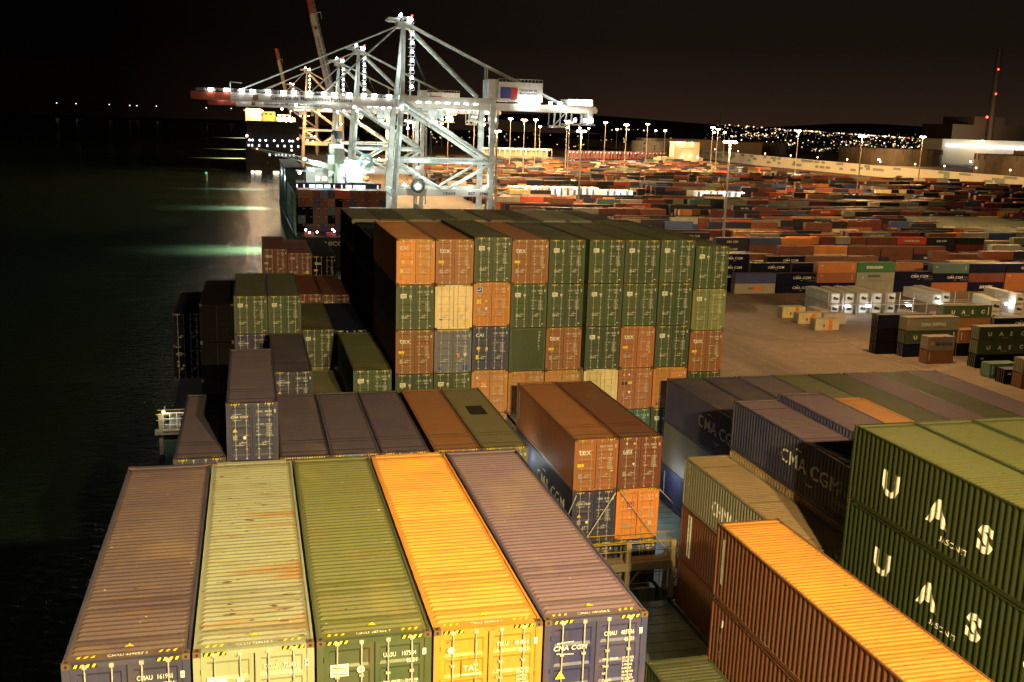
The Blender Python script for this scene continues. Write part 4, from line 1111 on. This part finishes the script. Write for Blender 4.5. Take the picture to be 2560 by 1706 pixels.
# straddle carriers on the apron
def straddle(x, y, label, rz=0):
    t = thing('straddle_carrier', label, 'straddle carrier', (x, y, G), rz, 'straddle carriers')
    m = MB()
    for a in (0, 4.6):
        for b in (0, 8.5): m.box((a - .3, b - .3, .8), (a + .3, b + .3, 11.5))
        m.box((a - .35, -1, 1.2), (a + .35, 9.5, 2.2)); m.box((a - .3, -.5, 11.2), (a + .3, 9, 12.2))
    for b in (0, 8.5): m.box((-.3, b - .3, 11.3), (4.9, b + .3, 12.1))
    m.build('frame', solid('straddle_orange', (.45, .12, .04)), t)
    for a in (0, 4.6):
        for b in (0, 2.8, 5.6, 8.4): MB().tube((a - .3, b, .75), (a + .3, b, .75), .75, 12).build('wheel', BLK, t)
    MB().box((-.1, -1.0, 9.2), (1.6, .3, 11.0)).build('cab', WHITE, t)
    return t
straddle(76.5, 352, 'orange straddle carrier under the nearest crane')
straddle(98, 340, 'straddle carrier right of the nearest crane leg')
for i in range(26):
    x = 445 + i * 6.8 + rr.uniform(-1, 1); y = 1395 + i * 2.5
    straddle(x, y, 'straddle carrier %s from left in the parked line before the pale wall' % (ORD[i] if i < 20 else 'number %d' % (i + 1)))

# ------------------------------------------------------------------ second ship
t = thing('container_ship', 'dark hulled container ship alongside ahead, stern towards camera', 'ship')
m = MB(); st = [(21, 318), (17.6, 330), (17.0, 400), (17.6, 500), (33, 545), (49, 500), (49.5, 330), (46, 318)]
def zt(y): return -26.4
n = len(st)
m.quad([(x, y, -26.5) for x, y in st][::-1])
for i in range(n):
    a, b = st[i], st[(i + 1) % n]; m.quad([(a[0] + (1 if a[0] < 30 else -1), a[1] + 1, WZ - 2), (b[0] + (1 if b[0] < 30 else -1), b[1] + 1, WZ - 2), (b[0], b[1], -26.5), (a[0], a[1], -26.5)])
m.build('hull', solid('hull_green_black', (.02, .035, .032), .45), t)
m = MB(); m.box((17.3, 388, -26.48), (24, 470, -7.4)); m.box((17.2, 388, -8.0), (24.2, 471, -7.2), 1); m.build('forward_hold_wall', [solid('hold_green', (.03, .06, .05)), solid('hold_edge', (.12, .16, .14))], t)
m = MB(); m.text('NICOSIA', (27.2, 317.8, -29.2), (1, 0, 0), (0, 0, 1), 1.9, 0, .03, 0, 1.2); m.build('stern_lettering', LETTER, t)
m = MB()
for z in (-25.9, -25.3): m.tube((20, 318.6, z), (47, 318.6, z), .09, 5)
for i in range(18): m.tube((20 + i * 1.6, 318.6, -26.5), (20 + i * 1.6, 318.6, -25.3), .08, 5)
m.box((21, 321, -26.4), (24, 325, -25.2)); m.box((28, 320.5, -26.4), (31, 324, -25.4)); m.build('stern_railing', solid('rail_red', (.35, .04, .03)), t)
m = MB()
for x in (21.2, 22.4, 29.8, 30.4, 24.9): m.ball((x, 319.3, -24.6 + .5 * sin(x * 3)), .28)
m.each('deck_lamp', EWC, t)
m = MB(); m.box((17.9, 318.5, -26.4), (18.5, 388, -25.8)); 
for i in range(22): m.box((17.8, 322 + i * 3, -26.4), (18.2, 322.4 + i * 3, -12.8))
for z in (-24, -20, -16, -13): m.tube((17.9, 322, z), (17.9, 386, z), .12, 5)
m.build('side_walkway', solid('walkway_green', (.2, .3, .24)), t)
m = MB(); m.box((19, 346.4, -12.9), (49, 347.0, -10.6)); 
m.build('lashing_frame', solid('frame_navy', (.02, .02, .07)), t)
m = MB()
for x0_, x1_ in ((19.6, 20), (22, 22.4), (24, 26), (26.4, 28.6), (29.2, 31.2), (32.4, 32.8), (35, 35.4), (36.6, 38.6), (39.2, 43.4), (47.6, 48)): m.box((x0_, 346.3, -12.4), (x1_, 346.39, -11.2))
m.each('lit_window', lamp_mat('lit_window_white', (.85, .95, 1), 1.6), t)
m = MB(); m.box((23.6, 360, -26.4), (31.4, 372, -5.9)); m.box((31.42, 359, -26.4), (37.4, 371, -1.2)); m.box((37.42, 361, -26.4), (45.5, 373, -3.0)); m.box((20.5, 361, -14), (48.5, 372, -11.2)); m.box((43, 358, -7.2), (47.8, 361, -4.6)); m.box((20, 358, -7.4), (24, 360, -6.8))
for zz in (-9, -6.2, -3.6): m.box((30.8, 358.2, zz), (46, 358.9, zz + .2))
m.build('superstructure', solid('ship_house_white', (.72, .78, .70), .5, 0, .08, .3), t)
m = MB(); m.box((32, 362, -1.18), (37.2, 368, 2.6)); m.tube((35.5, 364, 2.6), (35.5, 364, 4.6), .9, 8); m.build('funnel', [solid('funnel_cream', (.60, .62, .55))], t)
m = MB(); m.tube((35.5, 360.5, 4.4), (35.5, 360.5, 7.2), 1.5, 10); m.ball((33.8, 361, 6.5), 1.0); m.build('radar_dome', solid('dome_dark', (.06, .07, .07)), t)
m = MB(); m.box((27, 359.7, -10.5), (28.3, 359.95, -9.2)); m.box((29.4, 359.7, -10.5), (31, 359.95, -9.2)); m.box((34, 358.7, -9.4), (35.2, 358.95, -8.2)); m.box((34.2, 358.8, -3.2), (35.2, 358.95, -2.2)); m.each('window', EWIN, t)
m = MB(); m.ball((44.8, 356.5, -9.6), 1.3, 0, .8); m.bar((43.6, 356.5, -9.6), (46, 356.5, -9.6), 1.4, 1.2); m.build('lifeboat', solid('lifeboat_orange', (.75, .20, .04)), t)
m = MB()
for i in range(16):
    a = 2 * pi * i / 16; b = 2 * pi * (i + 1) / 16; m.bar((44.8 + cos(a) * 2.1, 357, -3.1 + sin(a) * 2.1), (44.8 + cos(b) * 2.1, 357, -3.1 + sin(b) * 2.1), .8, 1.2)
m.build('hose_reel', solid('reel_green', (.02, .06, .05)), t)
m = MB()
for x in (28.8, 30.4, 33.2): m.box((x + 3.6, 352, -12), (x + 4.2, 352.6, -7.6))
m.box((32.2, 351.8, -9.2), (37.2, 352.4, -8.6)); m.build('goal_post', BLK, t)
point('ship_flood', (42, 352, -2), 12000, COOL, .6, t); point('ship_flood', (27, 350, -4), 3500, (.8, 1, .85), .6, t); point('ship_flood', (37, 350, -8), 4000, COOL, .5, t)
m = MB(); 
for p in ((24.5, 352, -6.2), (25.7, 352, -6.4), (22.5, 346, -2.5), (41, 357, -4), (44, 357, -5), (39, 357, -7), (42.5, 357, -8.2), (21, 352, -7.5)): m.ball(p, .5)
m.each('flood_lamp', EWC, t)
# lattice jib of the ship's own crane
t2 = thing('ship_crane', 'pale green lattice jib lowered leftwards from the ship crane ahead', 'crane')
m = MB(); a0, a1 = Vector((33.5, 352, -6.4)), Vector((4.7, 350, .6))
for oz, oy in ((0, -1), (0, 1), (1.6, -1), (1.6, 1)):
    m.tube(a0 + Vector((0, oy * .9, oz * .4)), a0.lerp(a1, .4) + Vector((0, oy, oz)), .16, 5); m.tube(a0.lerp(a1, .4) + Vector((0, oy, oz)), a1 + Vector((0, oy * .4, oz * .2)), .16, 5, 0, .1)
for i in range(13):
    p = a0.lerp(a1, .28 + i * .055); q = a0.lerp(a1, .28 + (i + 1) * .055); s = 1 - i * .05
    m.bar(p + Vector((0, -1 * s, 0)), p + Vector((0, -1 * s, 1.6 * s)), .14); m.bar(p + Vector((0, -1 * s, 1.6 * s)), p + Vector((0, 1 * s, 1.6 * s)), .12); m.bar(p + Vector((0, -s, 0)), q + Vector((0, -s, 1.6 * s)), .1); m.bar(p + Vector((0, -s, 0)), p + Vector((0, s, 0)), .1)
m.build('jib', solid('jib_green_white', (.55, .66, .52)), t2)
m = MB(); m.bar(a0 + Vector((0, 0, .6)), a0.lerp(a1, .33) + Vector((0, 0, .8)), 2.2, 2.4, 0, 1.6, 1.2); m.tube((34.5, 352, -26.4), (34.5, 352, -4), 1.6, 10); m.box((33, 350.3, -4), (36.6, 353.5, 1.2)); m.build('pedestal', solid('jib_green_white', (.6, .7, .6)), t2)
# its deck containers, door ends towards the camera
bb, br = {}, {}
cl2 = ['rust', 'rust', 'rust2', 'bluegrey', 'navy2', 'red', 'red', 'rust2', 'rust2', 'maroon', 'rust2', 'rust2']
eb = MB(); eb.box((.02, .05, .06), (W - .02, L40 - .05, 2.7))
for x in (0, W - .14): eb.box((x, 0, 0), (x + .14, .14, 2.8)); eb.box((x, L40 - .14, 0), (x + .14, L40, 2.8))
eb.box((.14, .01, 2.66), (W - .14, .12, 2.79)); eb.box((.14, .01, .01), (W - .14, .12, .12)); eb.box((.14, .12, 2.7), (W - .14, L40 - .12, 2.78))
for x in (.5, 1.0, 1.45, 1.95): eb.box((x - .02, -.01, .1), (x + .02, .049, 2.7))
eb.text('45G1', (1.5, .03, 2.2), (1, 0, 0), (0, 0, 1), .3, 1, .02)
ebm = eb.mesh('container_body', [PAINT, LETTER])
for k in range(5):
    for i in range(12):
        c = cl2[i] if k == 4 else rr.choice(['rust', 'rust2', 'maroon', 'navy2', 'rust2', 'dark', 'teal'])
        vis_ = i < 7 or k >= 3
        if not vis_: continue
        o = obj('shipping_container', ebm, None, (19.5 + i * 2.47, 333, -26.4 + k * 2.84), COL[c][0])
        tag(o, 'dim %s container, %s column and %s tier up on the ship ahead' % (COL[c][1], ORD[i], ORD[k]), 'deck container', 'container ends on the ship ahead')
# ------------------------------------------------------------------ far ship
t = thing('container_ship', 'far large ship showing a black stern wall with a row of blue white lamps', 'ship')
m = MB(); m.box((1.2, 930, WZ - 1), (48.6, 1280, -14)); m.box((2.5, 932, -14), (48.0, 960, 8.7))
for i in range(18): m.box((2.6 + i * 2.52, 931.6, -13), (2.75 + i * 2.52, 932, 8.6))
m.build('hull', solid('far_hull_black', (.004, .004, .005), 1.0), t)
m = MB()
for x in (4.6, 7.2, 13.5, 18.6, 25.8, 33, 39.2, 42): m.ball((x, 929, -8.0), .8)
m.each('stern_lamp', lamp_mat('lamp_blue_white', (.72, .82, 1), 12), t)
m = MB()
for x in (3, 6, 12, 19, 28, 34, 40, 46): m.box((x, 929.4, -13.6), (x + 1.6, 929.6, -11.6))
for x in (21, 26.5, 29, 32, 35, 38.5, 42): m.box((x, 929.4, -21.5), (x + 1.5, 929.6, -19.5))
m.each('stern_window', lamp_mat('window_dim', (.75, .85, 1), 1.5), t)
m = MB(); m.ball((2.5, 929, -4.5), 1.1); m.ball((46.5, 929, -6), .9); m.ball((11, 929, -15.5), .9); m.ball((41, 929, -16), .9); m.each('warm_lamp', lamp_mat('lamp_pink', (1, .6, .4), 8), t)
m = MB(); m.box((15.5, 968, 8), (29, 978, 13.4)); m.box((16.5, 969, 13.4), (28, 977, 17.2)); m.build('accommodation', solid('house_orange', (.75, .36, .08)), t)
m = MB(); m.box((18.8, 968.7, 14.3), (21.2, 968.99, 15.8)); m.box((23, 968.7, 14.3), (25.4, 968.99, 15.8)); m.each('window', BLK, t)
m = MB(); m.box((1.5, 964, 8), (15.4, 966, 19.6)); m.box((29.2, 964, 8), (46, 966, 12.5)); m.box((0, 963, 17), (16, 964, 18.5)); m.box((30, 962, 14), (42, 963, 15)); m.build('bridge_wings', solid('wing_cream', (.7, .55, .35)), t)
m = MB()
for i in range(12): m.ball((3 + i * 1.2, 962, 17.5 + .8 * sin(i * 1.7)), .75)
for i in range(10): m.ball((30 + i * 1.5, 962, 11 + 2.2 * sin(i * 2.1)), .7)
m.each('bridge_lamp', EW, t)
point('far_ship_flood', (12, 958, 16), 22000, (1, .7, .4), 1, t); point('far_ship_flood', (32, 958, 16), 22000, (1, .7, .4), 1, t); point('far_ship_flood', (50, 960, 8), 15000, (1, .55, .22), 1, t)
m = MB()
for x in (5.5, 9, 11.5, 24.5, 27): m.box((x, 926, WZ + .3), (x + 2.6, 926.3, WZ + 2.2))
m.each('waterline_lamp', lamp_mat('lamp_waterline', (1, .85, .65), 4), t)

# ------------------------------------------------------------------ light streaks on the water, laid by added spots
t = thing('streak_light_sources', 'added small lamps that lay light streaks on the water', 'floodlights')
m = MB()
for i, (x, y, z, dn, w, ang, sx, col) in enumerate(((16.2, 369, -20, 52, 420000, 80, 1.0, (.85, 1, .70)), (16.2, 555, -19, 52, 420000, 80, .95, (.9, 1, .85)), (16.2, 709, -19, 52, 560000, 80, .5, (.9, 1, .88)),
      (.2, 1270, -12, 60, 2600000, 84, .9, (1, .66, .22)), (.2, 1650, -12, 60, 2300000, 84, .8, (1, .66, .28)), (.2, 2600, -8, 58, 4500000, 84, 1.0, (1, .66, .3)))):
    so = spot('added_water_light', (x, y, z), (x - cos(radians(dn)) * 50, y, z - sin(radians(dn)) * 50), w, col, ang, 1.0, .4, t); so.scale = (sx, 1, 1); m.ball((x, y, z + .3), .25)
m.each('lamp_housing', GALV, t)  # housings invented to carry the streak lights
point('added_water_light', (16, 400, -12), 2500, (.8, 1, .95), .5); point('added_water_light', (15, 445, -12), 2500, (.85, 1, 1), .5); point('added_water_light', (10, 640, -8), 9000, (1, .6, .35), .8)

# ------------------------------------------------------------------ pale barrier wall, buildings, tanks
WALLM = solid('wall_pale_panel', (.44, .39, .27), .6, 0, .1, .02); WALLG = solid('wall_green_panel', (.13, .16, .11), .6)
t = thing('barrier_wall', 'long pale panelled wall with scattered grey green squares behind the yard', 'wall')
P = [(770, 640), (725, 800), (700, 1000), (705, 1330), (790, 1900), (880, 2900)]; m = MB(); g = MB()
HT = [10, 11, 12.5, 14.5, 16.5, 18.5]
for i in range(len(P) - 1):
    a, b = Vector(P[i]), Vector(P[i + 1]); d = (b - a).normalized(); nn = Vector((-d.y, d.x)); L_ = (b - a).length; k = int(L_ / 14)
    for j in range(k):
        p = a + d * (L_ * j / k); q = a + d * (L_ * (j + 1) / k); h = HT[i] + (HT[i + 1] - HT[i]) * j / k
        m.quad([(p.x, p.y, G), (q.x, q.y, G), (q.x, q.y, G + h), (p.x, p.y, G + h)]); m.quad([(p.x, p.y, G + h), (q.x, q.y, G + h), (q.x + 3, q.y, G + h), (p.x + 3, p.y, G + h)])
        m.quad([(p.x + 3, p.y, G), (p.x + 3, p.y, G + h), (q.x + 3, q.y, G + h), (q.x + 3, q.y, G)])
        for lv in range(3):
            if rr.random() < .36:
                z0_ = G + h * (.3 + .22 * lv); w_ = rr.choice((.55, .8, 1.1)); pp = p + nn * .3; qq = p + d * (L_ / k * w_) + nn * .3
                g.quad([(pp.x, pp.y, z0_), (qq.x, qq.y, z0_), (qq.x, qq.y, z0_ + h * .21), (pp.x, pp.y, z0_ + h * .21)])
m.build('wall', WALLM, t); g.build('panels', WALLG, t)
for i in range(11):         # lamps washing the wall, and low street lamps on the road behind it
    f_ = i / 10 * 4.0; k = int(min(f_, 3.999)); fr = f_ - k; x = P[k][0] + (P[k+1][0] - P[k][0]) * fr; y = P[k][1] + (P[k+1][1] - P[k][1]) * fr
    s = spot('wall_lamp', (x - 32, y - 22, G + 24), (x, y, G + 8), 2600 * (1 + f_ * .9), (1, .72, .34), 120, .6, 1.0)
SLm = MB(); SLm.tube((0, 0, 0), (0, 0, 12), .22, 6); SLm = SLm.mesh('lamp_post', [POLE]); SLb = MB().ball((0, 0, 12.2), .85).mesh('lamp_head', [lamp_mat('lamp_street', (1, .70, .38), 14)])
for i in range(24):
    f_ = i / 23 * 5; k = int(min(f_, 4.999)); fr = f_ - k; x = P[k][0] + (P[k+1][0] - P[k][0]) * fr + 22; y = P[k][1] + (P[k+1][1] - P[k][1]) * fr
    s = thing('street_lamp', 'small street lamp beyond the pale wall, %s from the right' % (ORD[i] if i < 20 else '%dth' % (i + 1)), 'street lamp', (x, y, G + 4), 0, 'street lamps behind the wall'); obj('post', SLm, s); obj('lamp_head', SLb, s)
def tank(x, y, r, h, label, col=(.20, .14, .085)):
    s = thing('storage_tank', label, 'storage tank', (x, y, G), 0, 'storage tanks'); mt = solid('tank_paint', col, .6, 0, .3, .05)
    MB().tube((0, 0, 0), (0, 0, h), r, 40).build('shell', mt, s); m = MB()
    for i in range(36): a = i * pi / 18; m.box((cos(a) * (r + .3) - .4, sin(a) * (r + .3) - .4, h * .7), (cos(a) * (r + .3) + .4, sin(a) * (r + .3) + .4, h + .8))
    m.tube((0, 0, h * .93), (0, 0, h * .95), r + .8, 40); m.build('rim', solid('tank_rim', (.12, .09, .06)), s)
tank(1085, 1575, 85, 27, 'wide dark storage tank in the middle behind the wall')
tank(1195, 1700, 60, 25, 'paler storage tank partly behind the middle one')
tank(1095, 1190, 110, 26, 'large dark storage tank at the right edge behind the wall')
tank(1085, 2120, 90, 27, 'far storage tank left of the middle one')
tank(1260, 1340, 90, 30, 'dark storage tank hidden behind the right one')
for a, b in ((1010, 1540), (1100, 1640), (1185, 1640), (1010, 1130), (1060, 1090), (1200, 1560)): 
    o = MB().ball((a - 8, b - 60, G + 9), 1.5).build('yard_lamp', EW); tag(o, 'bright small lamp near the tanks, the %s of six' % ORD[[(1010, 1540), (1100, 1640), (1185, 1640), (1010, 1130), (1060, 1090), (1200, 1560)].index((a, b))], 'lamp', 'lamps near the tanks')
point('tank_lamp', (1000, 1430, 0), 300000, WARM, 2); point('tank_lamp', (990, 1050, 0), 260000, WARM, 2)
CONC = solid('pale_concrete', (.42, .36, .26), .7, 0, .12, .05)
t = thing('office_building', 'cream rounded office block with small dark windows behind the yard', 'building', (627, 1600, G))
m = MB(); m.tube((28, 20, 0), (28, 20, 27), 29, 24); m.build('wall', CONC, t)
MB().tube((28, 20, 27.02), (28, 20, 31), 14, 16).build('roof_house', CONC, t)
m = MB()
for k in range(5):
    for i in range(5):
        if (i + k) % 3: m.box((10 + i * 8, -9 + abs(i - 2) * 2.2, 4 + k * 4.6), (12.4 + i * 8, -7.5 + abs(i - 2) * 2.2, 6.2 + k * 4.6))
m.each('window', BLK, t)
t = thing('gatehouse_building', 'tall pale box building with lamps along its roof and over its doors', 'building', (561, 1290, G))
m = MB(); m.box((0, 0, 0), (10.5, 16, 30.4)); m.box((10.52, 1.5, 0), (32, 16, 22)); m.box((10.52, 0, 22.02), (37, 16, 30.4)); m.box((32.02, 0, 0), (37, 16, 22)); m.box((-18, 2, 0), (-.1, 16, 9.6)); m.box((37.1, 2, 0), (44, 16, 9.8)); m.build('wall', CONC, t)
m = MB()
for x, z in ((4, 29), (8, 29), (13.5, 29), (25, 29), (12.5, 10.5), (24, 11.5), (35, 9.8)): m.ball((x, -1, z), .9)
m.each('lamp', EW, t)
for x, z in ((5, 27), (14, 27), (25, 27), (13, 9), (25, 9)): point('building_lamp', (x, -5, z), 2200, (1, .72, .4), .5, t)
point('building_lamp', (20, -30, 14), 9000, (1, .75, .4), .5, t)
t = thing('warehouse', 'wide dark roofed warehouse behind the office and box buildings', 'building', (693, 1720, G))
m = MB(); m.box((0, 0, 0), (150, 60, 30)); m.build('wall', solid('warehouse_tan', (.32, .22, .13)), t); MB().box((-1, -1, 30.02), (151, 61, 31.2)).build('roof', solid('warehouse_roof', (.14, .10, .07)), t)
t = thing('warehouse', 'low dark long shed to the right of the box building', 'building', (846, 1700, G))
m = MB(); m.box((0, 0, 0), (60, 60, 28.6)); m.build('wall', solid('warehouse_brown', (.17, .11, .06)), t)
t = thing('lit_warehouse', 'long pale hall with a bright row of blue white lamps at the right', 'building', (1281, 1700, G))
m = MB(); m.box((0, 0, 0), (260, 60, 46)); m.build('wall', solid('hall_pale', (.48, .44, .36), .6, 0, .1, .02), t)
m = MB()
for i in range(40): m.box((8 + i * 5.6, -3, 34.0 - i * .05), (11.4 + i * 5.6, -2, 35.6 - i * .05))
m.each('lamp', lamp_mat('lamp_hall', (.85, .93, 1), 16), t)
for i in range(5): point('hall_lamp', (20 + i * 45, -25, 36), 24000, (.95, .9, .7), 1, t)
o = MB().ball((1362, 1690, 10), 3.2).build('flood_lamp', EW); tag(o, 'large glowing sodium floodlight in front of the lit hall', 'lamp')
point('hall_lamp', (1362, 1640, 10), 60000, (1, .7, .3), 1)
t = thing('canopy_building', 'long low canopy with a lit row of lamps at left of the parked carriers', 'building', (330, 1470, G))
m = MB(); m.box((0, 0, 10.2), (112, 22, 12.4)); m.build('roof', CONC, t); m = MB()
for i in range(15): m.box((i * 8, 1, 0), (i * 8 + .8, 2, 10.18))
m.box((0, 20, 0), (112, 21, 10.18)); m.build('wall', CONC, t)
m = MB()
for i in range(22): m.ball((2 + i * 5, -1, 10.4), .55)
m.each('lamp', EW, t)
for i in range(4): point('canopy_lamp', (14 + i * 28, -8, 12), 60000, (1, .68, .3), 1, t)
for i in range(4): point('carrier_lamp', (450 + i * 45, 1375 + i * 8, G + 15), 50000, (.9, .92, 1), 1)
# power station and chimney
t = thing('power_station', 'dim block of a power station on the right horizon', 'building', (1676, 2200, G)); pm = solid('station_tan', (.08, .065, .048), .7, 0, .15, .01)
m = MB(); m.box((0, 0, 0), (60, 120, 83)); m.box((60.1, 0, 0), (148, 120, 103)); m.box((148.1, 0, 0), (290, 120, 84)); m.build('wall', pm, t)
point('station_lamp', (30, -120, 60), 500000, (1, .66, .35), 2, t)
t = thing('chimney', 'very tall slim chimney with red lamps rising at the right', 'chimney', (1776, 2190, G))
m = MB(); m.tube((0, 0, 0), (0, 0, 266), 9, 20, 0, 6.5); m.build('stack', solid('chimney_grey', (.045, .04, .036)), t)
m = MB(); m.ball((-4, -8, 216), 2.2); m.ball((-3, -9, 158), 2.2); m.ball((-20, -9, 102), 3.0); m.each('warning_lamp', ER, t)
t = thing('radio_tower', 'thin distant lattice tower on the horizon above the yard', 'tower', (1437, 3000, G))
m = MB(); 
for a, b in ((-4, -4), (4, -4), (-4, 4), (4, 4)): m.bar((a, b, 0), (a * .15, b * .15, 104), 1.2)
for i in range(12): s_ = 4 * (1 - i / 13); m.bar((-s_, -s_, i * 8), (s_, -s_, i * 8 + 8), .6); m.bar((s_, -s_, i * 8), (-s_, -s_, i * 8 + 8), .6)
m.build('lattice', POLE, t)

# ------------------------------------------------------------------ hills and city lights
m = MB(); nx, ny = 40, 24; vs = []; fs = []
def hz(x, y): return G - 1 + max(0, (y - 2400) / 3600) * (105 + 22 * sin(x * .0011 + 1) + 14 * sin(x * .0031))
for j in range(ny + 1):
    for i in range(nx + 1): x = 1150 + i * 155; y = 2400 + j * 200; vs.append((x, y, hz(x, y)))
for j in range(ny):
    for i in range(nx): a = j * (nx + 1) + i; fs.append((a, a + 1, a + nx + 2, a + nx + 1))
m.mesh_in(vs, fs); struct(m.build('hills', solid('hill_dark', (.02, .018, .014))))
cr = random.Random(5); m = MB()
cl = [(cr.gauss(.60, .075), 2500 + cr.random() * 2600, cr.uniform(.004, .022), cr.uniform(40, 260)) for _ in range(46)]
for i in range(1500):
    if cr.random() < .62:
        q = cr.choice(cl); a = cr.gauss(q[0], q[2]); y = cr.gauss(q[1], q[3])
    else: y = 2450 + (cr.random() ** 1.3) * 3300; a = cr.uniform(.44, .79)
    if y < 2420 or y > 5950 or a > .79: continue
    x = CAMP.x + (y - CAMP.y) * math.tan(a)
    if x < 1180: continue
    z = hz(x, y) + 5; s = (.35 + cr.random() ** 3 * 2.1) * y / 2800
    k_ = cr.random(); m.ball((x, y, z), s, 0 if k_ < .70 else (1 if k_ < .985 else 2), .8)
o = m.build('city_lights', [lamp_mat('city_sodium', (1, .62, .28), 2.6), lamp_mat('city_white', (1, .92, .78), 3.6), ER]); o['kind'] = 'stuff'; tag(o, 'scatter of distant town lights on the dark hillside', 'city lights')
m = MB()
for i in range(46):
    x = cr.uniform(520, 1500); y = 3000 + cr.uniform(0, 500); m.ball((x, y, cr.uniform(-30, -6)), cr.uniform(.8, 2.0), 0, .7)
for i in range(60):
    x = cr.uniform(250, 700); y = 1750 + cr.uniform(0, 900); m.ball((x, y, cr.uniform(-26, -12)), cr.uniform(.5, 1.1), 0, .7)
o = m.build('industrial_lights', [lamp_mat('city_sodium', (1, .62, .28), 2.6)]); o['kind'] = 'stuff'; tag(o, 'low scattered lamps along the industrial horizon behind the yard', 'lamps')
m = MB()
for x, z in ((-1475, 82), (-1330, 82), (-1080, 84), (-925, 82), (-870, 82), (-720, 84), (-330, 84), (-130, 86)): m.ball((x, 9000, z), 4.6, 0, .6)
o = m.build('shore_lights', [lamp_mat('shore_white', (1, .92, .75), 4)]); o['kind'] = 'stuff'; tag(o, 'row of tiny lights on the far shore across the dark water', 'lights')
m = MB(); m.box((-9000, 9050, WZ), (60, 9400, -10)); struct(m.build('far_shore', solid('shore_dark', (.004, .004, .004))))
o = MB().tube((-28, 800, WZ), (-28, 800, WZ + 5), 1.0, 8).build('navigation_buoy', solid('buoy', (.1, .2, .15))); tag(o, 'tiny green lit buoy on the water left of the far ship', 'buoy')
m = MB().ball((0, 0, 0), .9); q = m.build('lamp', EGRN, o, (-28, 800, WZ + 6))

# ------------------------------------------------------------------ the near floodlights, deck lamps, camera, sky
point('bridge_and_fill_light', (12.8, -28, 17.2), 112000, SHIPL, .35)
point('bridge_and_fill_light', (16.0, -28, 17.2), 118000, SHIPL, .35)
spot('bridge_and_fill_light', (8, -4, 27), (7, 6, 0), 11000, SHIPL, 72, 1.0, .5)  # added overhead spot that lifts the front-row roofs
point('deck_lamp', (-2.6, 55.4, -10.0), 200, (1, .95, .75), .15)
point('deck_lamp', (18.9, 37.5, -9.3), 120, COOL, .15); point('deck_lamp', (29.2, 38.8, -11.2), 110, (.75, .92, 1), .2); point('deck_lamp', (28.3, 36.0, -12.0), 60, (.7, .95, 1), .2)
for i in range(6): point('rack_lamp', (144.5 + i * 9.5, 199.3, G + 3.4), 220, COOL, .3)
for x, y in ((74, 352), (70, 420)): point('apron_lamp', (x, y, -6), 9000, (.95, 1, .9), .8)

sc = bpy.context.scene
cam = bpy.data.cameras.new('camera'); co = bpy.data.objects.new('camera', cam); C.objects.link(co); sc.camera = co
f, yaw, pit, rol = 2558.575, .2535, .2064, .0318
yaw, pit, rol = (0.253478, 0.20639, 0.031837)
cy_, sy_ = cos(yaw), sin(yaw)
w = Vector((sy_ * cos(pit), cy_ * cos(pit), -sin(pit))); r = Vector((cy_, -sy_, 0)); u = r.cross(w)
r2 = r * cos(rol) + u * sin(rol); u2 = u * cos(rol) - r * sin(rol)
M = Matrix((r2, u2, -w)).transposed().to_4x4(); M.translation = CAMP; co.matrix_world = M
cam.sensor_width = 36; cam.lens = f / 2560 * 36; cam.clip_end = 20000; cam.clip_start = .5
wd = bpy.data.worlds.new('World'); sc.world = wd; wd.use_nodes = True; nt_ = wd.node_tree; bg = nt_.nodes['Background']
# night sky: black above, a faint brown town glow near the horizon
tc = N(nt_, 'ShaderNodeTexCoord'); sp = N(nt_, 'ShaderNodeSeparateXYZ'); nt_.links.new(tc.outputs['Generated'], sp.inputs[0])
rp = N(nt_, 'ShaderNodeValToRGB'); nt_.links.new(sp.outputs['Z'], rp.inputs['Fac'])
sx_ = N(nt_, 'ShaderNodeMapRange'); nt_.links.new(sp.outputs['X'], sx_.inputs['Value']); sx_.inputs['From Min'].default_value = -.12; sx_.inputs['From Max'].default_value = .35; sx_.inputs['To Min'].default_value = .05
rp.color_ramp.elements[0].position = 0; rp.color_ramp.elements[0].color = (.0250, .0135, .0078, 1)
e_ = rp.color_ramp.elements.new(.075); e_.color = (.0088, .0056, .0038, 1)
rp.color_ramp.elements[2].position = .34; rp.color_ramp.elements[2].color = (.0062, .0046, .0034, 1)
nt_.links.new(rp.outputs['Color'], bg.inputs['Color']); nt_.links.new(sx_.outputs[0], bg.inputs['Strength'])
sc.view_settings.view_transform = 'Standard'; sc.view_settings.look = 'None'; sc.view_settings.exposure = 0; sc.view_settings.gamma = 1
sc.render.engine = 'CYCLES'; sc.cycles.use_denoising = True; sc.cycles.max_bounces = 4; sc.cycles.diffuse_bounces = 2; sc.cycles.glossy_bounces = 2
sc.cycles.sample_clamp_indirect = 3; sc.cycles.use_light_tree = True
for o_ in C.objects:
    if len(o_.get('label', '').split()) > 16: print('LONG', o_['label'])
print('objects', len(C.objects))
